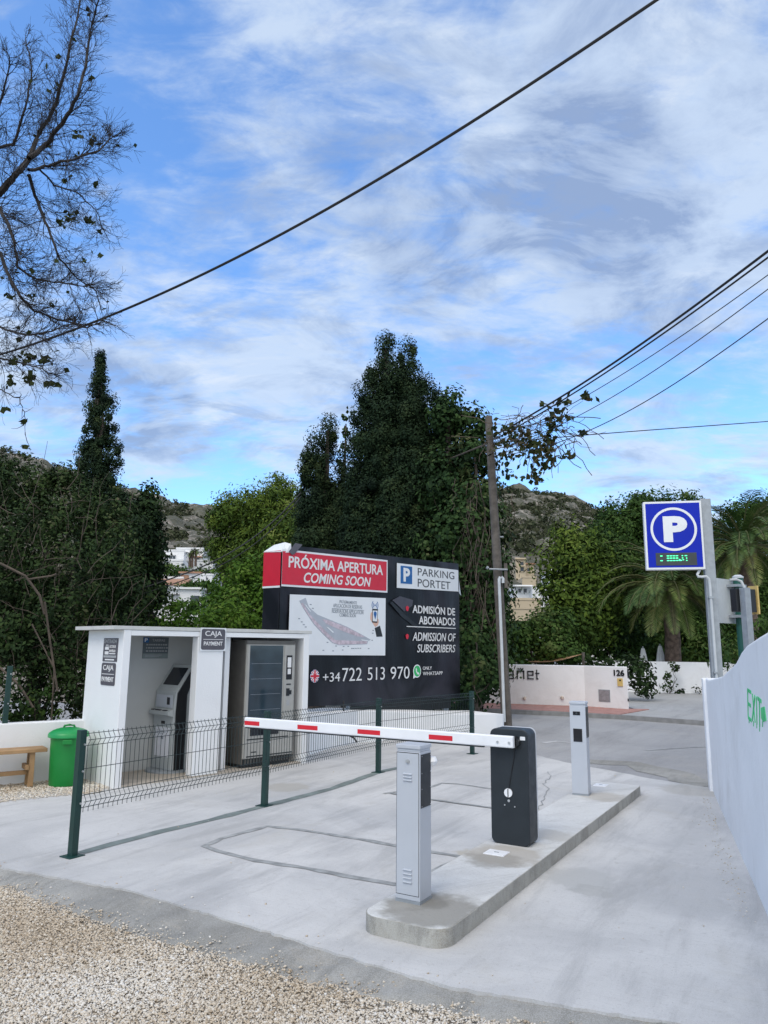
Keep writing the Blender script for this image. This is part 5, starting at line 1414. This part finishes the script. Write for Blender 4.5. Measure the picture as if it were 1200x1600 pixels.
# left hedge mass
b0 = P(80, 1120, 12.6)
bl = [px_blob(x, y, Y, rx, ry) for x, y, Y, rx, ry in [(20, 770, 13.4, 70, 60), (80, 790, 13.2, 70, 60), (135, 800, 13.3, 60, 56), (175, 850, 13, 42, 70), (30, 860, 12.6, 90, 80), (110, 890, 12.4, 80, 80), (175, 940, 12.4, 50, 80), (20, 980, 12.0, 80, 80), (90, 1000, 12, 80, 80), (155, 1030, 12, 60, 70), (60, 1080, 11.7, 110, 50), (-90, 800, 13, 100, 90), (-80, 960, 12.3, 100, 100), (-100, 1080, 11.7, 100, 60), (190, 1060, 12.4, 50, 60), (110, 745, 13.6, 34, 22), (15, 735, 13.6, 40, 24)]]
hg = tree('shrub_thicket', 'large tangled dark thicket behind the low wall at left', 'thicket', (b0[0], 12.6, -.1), bl, 'shrub', 21, .09, dens=17, per=80, clump=.30, ln=.075, wd=.042, shell=.55, tbias=-.04)
rnd = random.Random(5); mb = MB()
for k in range(110):
    x = rnd.uniform(-30, 215); y = rnd.uniform(760, 1110); Y = 11.35 + rnd.uniform(-.1, .9) + max(0, (900 - y) / 250)
    ang = rnd.gauss(-1.3, .75); L_ = rnd.uniform(30, 120); q = []
    for j in range(6):
        q.append(Vector(P(x, y, Y + rnd.uniform(-.05, .05))) - Vector((b0[0], 12.6, -.1)))
        x += math.cos(ang) * L_ / 5; y += math.sin(ang) * L_ / 5; ang += rnd.gauss(0, .3)
    r_ = rnd.uniform(.003, .008); mb.tube(q, [r_ * (1 - .12 * j) for j in range(6)], 4, False)
for pts_, r_ in (([(0, 878 + 165), (30, 1070), (55, 1110)], .018), ([(70, 940), (78, 1000), (84, 1040), (90, 1080)], .016), ([(50, 975), (85, 1045), (80, 1130)], .012), ([(45, 905), (80, 900), (88, 897)], .014), ([(0, 880), (40, 900), (62, 930), (70, 960)], .02)):
    mb.tube([Vector(P(x, y, 11.0)) - Vector((b0[0], 12.6, -.1)) for x, y in pts_], r_, 5)
mb.build('dry_undergrowth', 'deadvine', hg)
b0 = P(55, 1130, 11.0)
bl = [px_blob(x, y, Y, rx, ry) for x, y, Y, rx, ry in [(30, 1105, 11.0, 22, 24), (60, 1095, 11.1, 20, 26), (72, 1120, 11.0, 26, 14), (20, 1125, 10.9, 20, 12)]]
tree('young_shrub', 'lighter green young shrub just above the low wall', 'shrub', (b0[0], 11.0, -.1), bl, 'mid', 22, .02, dens=26, per=20, clump=.16, ln=.075, wd=.045, shell=.3)

# right-hand trees beyond the street
EU = dict(dens=5.5, per=130, clump=.82, ln=.21, wd=.10, outward=.4, shell=.62)
b0 = P(890, 1080, 33)
bl = [px_blob(x, y, Y, rx, ry) for x, y, Y, rx, ry in [(898, 850, 33, 38, 22), (876, 888, 32.5, 34, 28), (920, 875, 33, 36, 32), (890, 930, 32, 40, 34), (930, 930, 32, 44, 40), (905, 970, 31.5, 60, 30)]]
tree('broadleaf_tree', 'rounded light olive green tree left of the parking sign', 'tree', (b0[0], 33, -.3), bl, 'pine', 23, .3, **EU, tbias=-.12)
b0 = P(1000, 1080, 39)
bl = [px_blob(x, y, Y, rx, ry) for x, y, Y, rx, ry in [(975, 808, 39, 36, 22), (1030, 805, 39.5, 50, 24), (960, 840, 38.5, 34, 30), (1000, 850, 38, 60, 40), (1060, 850, 38.5, 60, 44), (985, 900, 38, 60, 44), (1050, 920, 38, 70, 50), (1000, 960, 37.5, 70, 44), (1010, 785, 40, 22, 9), (1066, 783, 40, 20, 8), (1080, 960, 38, 60, 60), (1050, 1010, 37, 90, 40)]]
tree('broadleaf_tree', 'tall dark green tree behind the parking sign', 'tree', (b0[0], 39, -.3), bl, 'mid', 24, .4, **EU, tbias=-.08)
b0 = P(1165, 1080, 44)
bl = [px_blob(x, y, Y, rx, ry) for x, y, Y, rx, ry in [(1170, 805, 44, 34, 16), (1200, 812, 44, 40, 20), (1135, 850, 44, 26, 34), (1150, 900, 43, 50, 50), (1220, 880, 43, 60, 70), (1160, 970, 42, 70, 60), (1120, 1010, 41, 60, 40)]]
tree('pine', 'flat topped dark pine at the right edge behind the far palm', 'pine tree', (b0[0], 44, -.3), bl, 'mid', 25, .35, **EU, tbias=-.15)
b0 = P(820, 1090, 27)
bl = [px_blob(x, y, Y, rx, ry) for x, y, Y, rx, ry in [(812, 990, 27, 26, 20), (835, 1005, 26.5, 40, 26), (800, 1015, 26.5, 26, 30), (866, 985, 27, 30, 30), (870, 1020, 26.4, 40, 24)]]
tree('broadleaf_bush', 'mid green bush behind the street wall lettering', 'bush', (b0[0], 27, -.2), bl, 'mid', 26, .12, dens=9, per=90, clump=.55, ln=.15, wd=.10, shell=.55)
b0 = P(915, 1090, 33)
bl = [px_blob(x, y, Y, rx, ry) for x, y, Y, rx, ry in [(905, 1000, 33, 40, 34), (945, 985, 33.5, 40, 40), (940, 1020, 33, 40, 26), (985, 1000, 34, 40, 40), (900, 960, 33, 36, 24), (985, 950, 34, 36, 30)]]
tree('broadleaf_tree', 'dark leafy tree with pale gaps left of the nearer palm', 'tree', (b0[0], 33, -.2), bl, 'mid', 27, .15, dens=5, per=42, clump=.5, ln=.19, wd=.13, shell=.4, tbias=-.12)
b0 = P(955, 1090, 24.5)
bl = [px_blob(x, y, Y, rx, ry) for x, y, Y, rx, ry in [(965, 1050, 24.5, 26, 18), (995, 1055, 25, 30, 22), (1005, 1072, 24.8, 22, 14), (985, 1040, 25.5, 40, 12), (940, 1038, 25, 28, 10)]]
tree('garden_shrub', 'grey green shrub growing at the end of the street wall by the driveway', 'shrub', (b0[0], 24.5, -.1), bl, 'dark', 28, .06, dens=12, per=30, clump=.32, ln=.15, wd=.08, shell=.4, tbias=.12)
b0 = P(1050, 1084, 28.4)
bl = [px_blob(x, y, 29.0, rx, ry, .12) for x, y, rx, ry in [(1047, 1050, 8, 16), (1040, 1072, 10, 12), (1055, 1045, 9, 6), (1000, 1082, 30, 4), (1075, 1080, 24, 4)]]
tree('creeper', 'creeper climbing the white garden wall below the nearer palm', 'creeper', (b0[0], 28.8, -.1), bl, 'dark', 29, .02, dens=16, per=18, clump=.22, ln=.12, wd=.09, shell=.2, tbias=.1)
b0 = P(1180, 1080, 20)
bl = [px_blob(x, y, Y, rx, ry) for x, y, Y, rx, ry in [(1145, 1030, 20, 40, 26), (1200, 1010, 20, 50, 30), (1230, 980, 20, 50, 40)]]
tree('garden_shrub', 'dark shrub seen over the right boundary wall behind the road sign', 'shrub', (b0[0], 20, -.1), bl, 'mid', 30, .06, dens=8, per=30, clump=.4, ln=.2, wd=.06, shell=.4)


# ------------------------------------------------------------------ palms
def palm(label, px, py_crown, py_base, Y, L, n, seed, tr, zbase=0.0):
    rng = np.random.default_rng(seed); c = P(px, py_crown, Y); base = (c[0], Y, zbase)
    t = thing('palm_tree', label, 'palm', base)
    H = c[2] - zbase; mb = MB()
    mb.tube([(0.02 * math.sin(i), 0, H * i / 14) for i in range(15)], [tr * (1.25 - .02 * i + .05 * (i % 2)) for i in range(15)], 16); mb.build('trunk', 'palmtrunk', t, True)
    mb = MB(); mb.lathe([(0, -.6), (tr * 1.2, -.55), (tr * 1.7, -.1), (tr * 1.4, .3), (0, .5)], 14, (0, 0, H)); mb.build('crown_shaft', 'palmtrunk', t, True)
    Q = []; T = []; rb = MB()
    for i in range(n):
        az = rng.uniform(0, 2 * math.pi); el = math.radians(rng.uniform(-22, 82)); ll = L * rng.uniform(.8, 1.1) * (1.0 if el > .15 else .78)
        p = np.array([0, 0, H + .15]); K = 22; pts = [p.copy()]; e = el; h = np.array([math.cos(az), math.sin(az), 0])
        for j in range(K):
            p = p + (h * math.cos(e) + np.array([0, 0, 1]) * math.sin(e)) * ll / K; pts.append(p.copy())
            e -= (.042 + .062 * (j / K)) * (1.15 if el > .3 else .8)
            e = max(e, -1.2)
        pts = np.array(pts); rb.tube([Vector(q) for q in pts[::3]], [.035 * (1 - .1 * k) for k in range(len(pts[::3]))], 4, False)
        tt = np.repeat(np.arange(2, K + 1), 2) - np.tile([0, .5], K - 1)
        base_t = np.clip(.55 + .18 * rng.normal() + (-.18 if el > .6 else .12 if el < 0 else 0), 0, 1)
        for s in tt:
            i0 = int(s); fcn = s - i0; q = pts[i0] * (1 - fcn) + pts[min(i0 + 1, K)] * fcn
            d = pts[min(i0 + 1, K)] - pts[max(i0 - 1, 0)]; d /= np.linalg.norm(d)
            sd_ = np.cross(d, np.array([0, 0, 1])); sd_ /= np.linalg.norm(sd_) + 1e-6; upv = np.cross(sd_, d)
            w_ = ll * .17 * (math.sin(math.pi * min(1, (s / K) * .93 + .07)) ** .6)
            for sg in (1, -1):
                tip = q + sd_ * sg * w_ * .8 + d * w_ * .65 + upv * w_ * rng.uniform(.0, .25) - np.array([0, 0, w_ * .18])
                hw_ = d * .020
                Q.append([q - hw_, (q * .5 + tip * .5) - hw_ * 1.2, tip, (q * .5 + tip * .5) + hw_ * 1.2]); T.append(base_t + .1 * rng.normal())
    rb.build('frond_ribs', pm('palm rib', (.11, .11, .04), .6), t)
    quads_mesh('crown', np.array(Q), np.array(T), LEAF['palm'], t)
    return t


palm('large date palm with drooping fronds under the parking sign', 1046, 925, 1060, 30.5, 3.6, 105, 1, .27)
palm('second palm with upright fronds at the right edge', 1162, 862, 1060, 28, 3.1, 80, 2, .27)
for px, tp, bs, lb in ((297, 868, 886, 'leftmost of the three tall thin palms among the white houses'), (301, 866, 887, 'middle one of the three tall thin palms among the white houses'), (306.5, 864, 885, 'rightmost of the three tall thin palms among the white houses')):
    q0 = P(px, bs, 143); palm(lb, px, tp, bs, 143, 1.5, 26, int(px), .2, float(q0[2]))

# ------------------------------------------------------------------ shade sail, closed parasols
q = P(850, 1040, 25); sail = thing('shade_sail', 'brown shade sail stretched above the street wall to a post', 'shade sail', (q[0], 25, 0))
o = Vector((q[0], 25, 0))
A_, B_, C_ = Vector(P(826, 1033, 24.6)) - o, Vector(P(910, 1021.5, 25)) - o, Vector(P(840, 1024, 27.5)) - o
mb = MB(); N_ = 8
for i in range(N_ + 1):
    for j in range(N_ + 1):
        a = A_.lerp(C_, j / N_); p = a.lerp(B_, i / N_); p.z -= .12 * math.sin(math.pi * j / N_) * (1 - i / N_) + .1 * math.sin(math.pi * i / N_); mb.v.append(p)
for i in range(N_):
    for j in range(N_): mb.f.append((i * (N_ + 1) + j, i * (N_ + 1) + j + 1, (i + 1) * (N_ + 1) + j + 1, (i + 1) * (N_ + 1) + j))
so_ = mb.build('cloth', 'tan', sail, True); sm = so_.modifiers.new('thick', 'SOLIDIFY'); sm.thickness = .01
mb = MB(); mb.tube([(B_.x, B_.y, -.1), (B_.x + .03, B_.y, B_.z + .05)], .05, 10); mb.tube([(C_.x, C_.y, -.1), (C_.x, C_.y, C_.z + .05)], .05, 10); mb.build('post', 'polewood', sail, True)
for px, lb, pt in ((1034, 'closed pale parasol standing just left of the palm trunk', 1009), (1007, 'closed pale parasol half hidden by shrubs, further left of the palm', 1013)):
    q = P(px, 1060, 31); zt = P(px, pt, 31)[2]
    t = thing('closed_parasol', lb, 'parasol', (q[0], 31, 0), 0, 'closed parasols behind the garden wall')
    mb = MB(); n = 20; vs = []; prof = [(.05, zt), (.10, zt - .25), (.16, zt - .7), (.21, zt - 1.2), (.24, zt - 1.55)]
    for r_, z in prof:
        for k in range(n): a = 2 * math.pi * k / n; rr_ = r_ * (1 + .22 * (k % 2)); vs.append((rr_ * math.cos(a), rr_ * math.sin(a), z))
    mb.add(vs, [(i * n + k, i * n + (k + 1) % n, (i + 1) * n + (k + 1) % n, (i + 1) * n + k) for i in range(4) for k in range(n)] + [tuple(range(n))]); mb.build('canopy', 'parasol', t)
    mb = MB(); mb.tube([(0, 0, -.1), (0, 0, zt + .08)], .03, 8); mb.build('pole', 'galv', t)

# ------------------------------------------------------------------ bare tree at upper left
BT = (-7.6, 8.9, -.1)
bt = thing('bare_tree', 'leafless dark tree reaching in from the upper left edge', 'tree', BT)
rnd = random.Random(77); mbL = MB(); mbT = MB(); LV = []
bo = Vector(BT)


def twig(mb, p, d, L, r, depth):
    n = 5 if depth < 2 else 4; q = [p.copy()]; cur = p.copy(); dd = d.copy(); ds = [dd.copy()]
    for i in range(n):
        dd = (dd + Vector((rnd.gauss(0, .16), rnd.gauss(0, .16), rnd.gauss(.02, .16)))).normalized(); cur = cur + dd * L / n; q.append(cur.copy()); ds.append(dd.copy())
    mb.tube([v - bo for v in q], [max(.0016, r * (1 - .75 * i / n)) for i in range(n + 1)], 5 if r > .012 else 3, False)
    if depth > 0:
        k = rnd.randint(3, 5)
        for _ in range(k):
            i = rnd.randint(1, n); axis = Vector((rnd.gauss(0, 1), rnd.gauss(0, 1), rnd.gauss(0, 1))).normalized()
            nd = (Matrix.Rotation(rnd.choice((-1, 1)) * rnd.uniform(.35, .95), 3, axis) @ ds[i]).normalized()
            twig(mb, q[i], nd, L * rnd.uniform(.45, .75), r * .55, depth - 1)
    elif rnd.random() < .006: LV.append(q[-1])


limbs = [  # photo pixels, distance, start radius
 ([(-190, 470), (-70, 350), (0, 302), (25, 272), (45, 248)], 8.6, .070, .05),
 ([(45, 248), (60, 210), (90, 158), (105, 90), (122, 30), (130, -40)], 8.7, .042, .010),
 ([(45, 248), (70, 228), (98, 192), (122, 150), (136, 90), (142, 40), (160, -20)], 8.4, .045, .010),
 ([(45, 265), (77, 259), (117, 248), (153, 236), (172, 218), (180, 212)], 8.2, .028, .006),
 ([(45, 272), (58, 315), (74, 356), (90, 396), (112, 428), (150, 455)], 8.5, .030, .008),
 ([(-60, 300), (0, 325), (14, 351), (25, 392), (27, 418), (58, 436), (108, 443), (150, 450)], 8.3, .034, .007),
 ([(-60, 350), (0, 396), (14, 432), (32, 464), (54, 486), (90, 500), (135, 511), (160, 500)], 8.1, .032, .008),
 ([(-80, 480), (0, 512), (40, 524), (80, 518), (120, 500)], 8.0, .022, .006),
 ([(-80, 200), (-20, 235), (20, 225), (40, 170), (50, 110), (40, 60)], 9.0, .035, .010),
 ([(-60, 250), (-10, 190), (10, 130), (15, 90)], 9.2, .03, .010),
 ([(-80, 530), (0, 560), (25, 565), (60, 575), (90, 588)], 8.0, .018, .005),
 ([(-60, 600), (0, 610), (30, 622), (36, 640), (40, 660), (42, 690)], 7.9, .010, .003),
 ([(60, 262), (85, 290), (120, 300), (150, 330), (165, 365)], 8.6, .018, .005),
]
for pts_, Y, r0_, r1_ in limbs:
    q = [Vector(P(x, y, Y + .25 * math.sin(i * 1.7))) for i, (x, y) in enumerate(pts_)]
    # densify
    qq = []
    for i in range(len(q) - 1):
        for k in range(4): qq.append(q[i].lerp(q[i + 1], k / 4) + Vector((rnd.uniform(-1, 1), rnd.uniform(-1, 1), rnd.uniform(-1, 1))) * .012)
    qq.append(q[-1]); n = len(qq)
    r0_, r1_ = r0_ * .78, r1_ * .7
    mbL.tube([v - bo for v in qq], [r0_ + (r1_ - r0_) * i / (n - 1) for i in range(n)], 7, False)
    
    for i in range(2, n):
        tdir = (qq[i] - qq[i - 1]).normalized()
        for _ in range(3 if r0_ > .010 else 1):
            if rnd.random() < .9:
                side = Vector((rnd.gauss(0, 1), rnd.gauss(0, .8), rnd.gauss(.25, 1))).normalized()
                nd = (tdir * .8 + side * .75).normalized()
                twig(mbT, qq[i], nd, rnd.uniform(.26, .56) * (1.05 - .6 * i / n) * (1 if r0_ > .010 else .6), rnd.uniform(.004, .0075) * (1 if r0_ > .02 else .8), 2 if r0_ > .010 else 0)
trunk_top = Vector(P(-190, 470, 8.6))
mbL.tube([Vector((0, 0, 0)), Vector((.15, .05, 1.2)), Vector((.3, -.1, 2.4)), trunk_top - bo], [.20, .16, .13, .09], 10)
mbL.build('trunk', 'greybark', bt, True); mbT.build('bare_crown', 'greybark', bt)
rng = np.random.default_rng(4); cl = []
for (x, y, Y, n, s) in [(20, 565, 8, 16, 10), (45, 560, 8, 18, 12), (70, 560, 8, 14, 10), (15, 600, 8, 16, 10), (45, 590, 8, 18, 14), (75, 600, 8, 12, 8), (90, 604, 8, 6, 4), (36, 660, 7.9, 10, 5), (38, 697, 7.9, 7, 3), (8, 640, 8, 6, 4), (115, 345, 8.5, 14, 10), (95, 348, 8.5, 14, 9), (140, 345, 8.5, 10, 8), (155, 362, 8.5, 5, 4), (100, 282, 8.4, 8, 4), (150, 290, 8.4, 8, 5), (155, 400, 8.4, 4, 3), (130, 407, 8.4, 4, 3), (15, 462, 8.2, 8, 6), (53, 463, 8.2, 8, 6), (82, 475, 8.2, 6, 5), (92, 88, 8.7, 8, 4), (142, 122, 8.5, 4, 3), (145, 220, 8.3, 10, 12), (120, 210, 8.3, 8, 10), (85, 135, 8.6, 6, 14)]:
    for k in range(n): cl.append(P(x + rng.normal() * s * .5, y + rng.normal() * s * .4, Y + rng.normal() * .08))
cl += [np.array(v) for v in LV]
cl = np.array(cl) - np.array(BT)
Q = leaf_quads(rng, cl, rng.normal(size=cl.shape) + np.array([0, -.6, .3]), .075, .06, 0, .3)
quads_mesh('leaves', Q, .3 + .2 * rng.random(len(cl)), LEAF['vine'], bt)

# ------------------------------------------------------------------ creeper on the wires by the pole
vb = Vector((UT.x, UT.y - .4, 6.3)); vine = thing('climbing_vine', 'half dry creeper hanging from the wires right of the pole top', 'vine', vb)
rng = np.random.default_rng(6); rnd = random.Random(8); cl = []; mb = MB()
spots = [(790, 690, 24, 10, 16), (815, 690, 34, 14, 16), (800, 705, 30, 14, 12), (835, 700, 34, 14, 14), (855, 690, 26, 10, 12), (850, 715, 30, 12, 12), (865, 665, 14, 8, 8), (880, 625, 12, 8, 4), (918, 620, 10, 5, 3), (860, 700, 20, 10, 10), (842, 740, 16, 8, 8), (835, 745, 12, 5, 6), (885, 710, 10, 6, 4), (795, 730, 10, 4, 10), (880, 650, 12, 4, 10), (818, 745, 4, 4, 2), (862, 655, 8, 6, 4), (775, 675, 16, 8, 8), (800, 668, 12, 10, 5), (870, 645, 8, 6, 5), (912, 675, 4, 3, 2), (845, 630, 3, 3, 2)]
for (x, y, n, sx_, sy_) in spots:
    Yc = 16.3 - (x - 770) * .022
    for k in range(int(n * 1.7)): cl.append(P(x + rng.normal() * sx_, y + rng.normal() * sy_, Yc + rng.normal() * .15))
for k in range(120):
    x = rnd.uniform(772, 900); y = rnd.uniform(645, 700); Yc = 16.3 - (x - 770) * .022; q = []; L_ = rnd.uniform(15, 70)
    ang = rnd.choice([rnd.gauss(1.4, .5), rnd.gauss(0, .5), rnd.gauss(2.6, .6)])
    for j in range(6):
        q.append(Vector(P(x, y, Yc + rnd.uniform(-.1, .1))) - vb); x += math.cos(ang) * L_ / 5; y += math.sin(ang) * L_ / 5; ang += rnd.gauss(0, .45)
    mb.tube(q, rnd.uniform(.004, .010), 3, False)
mb.build('vine_stem', 'deadvine', vine)
cl = np.array(cl) - np.array(vb)
Q = leaf_quads(rng, cl, rng.normal(size=cl.shape) + np.array([0, -.7, .2]), .125, .10, 0, .5)
quads_mesh('leaves', Q, np.clip(.45 + .3 * rng.normal(size=len(cl)), 0, 1), LEAF['vine'], vine)
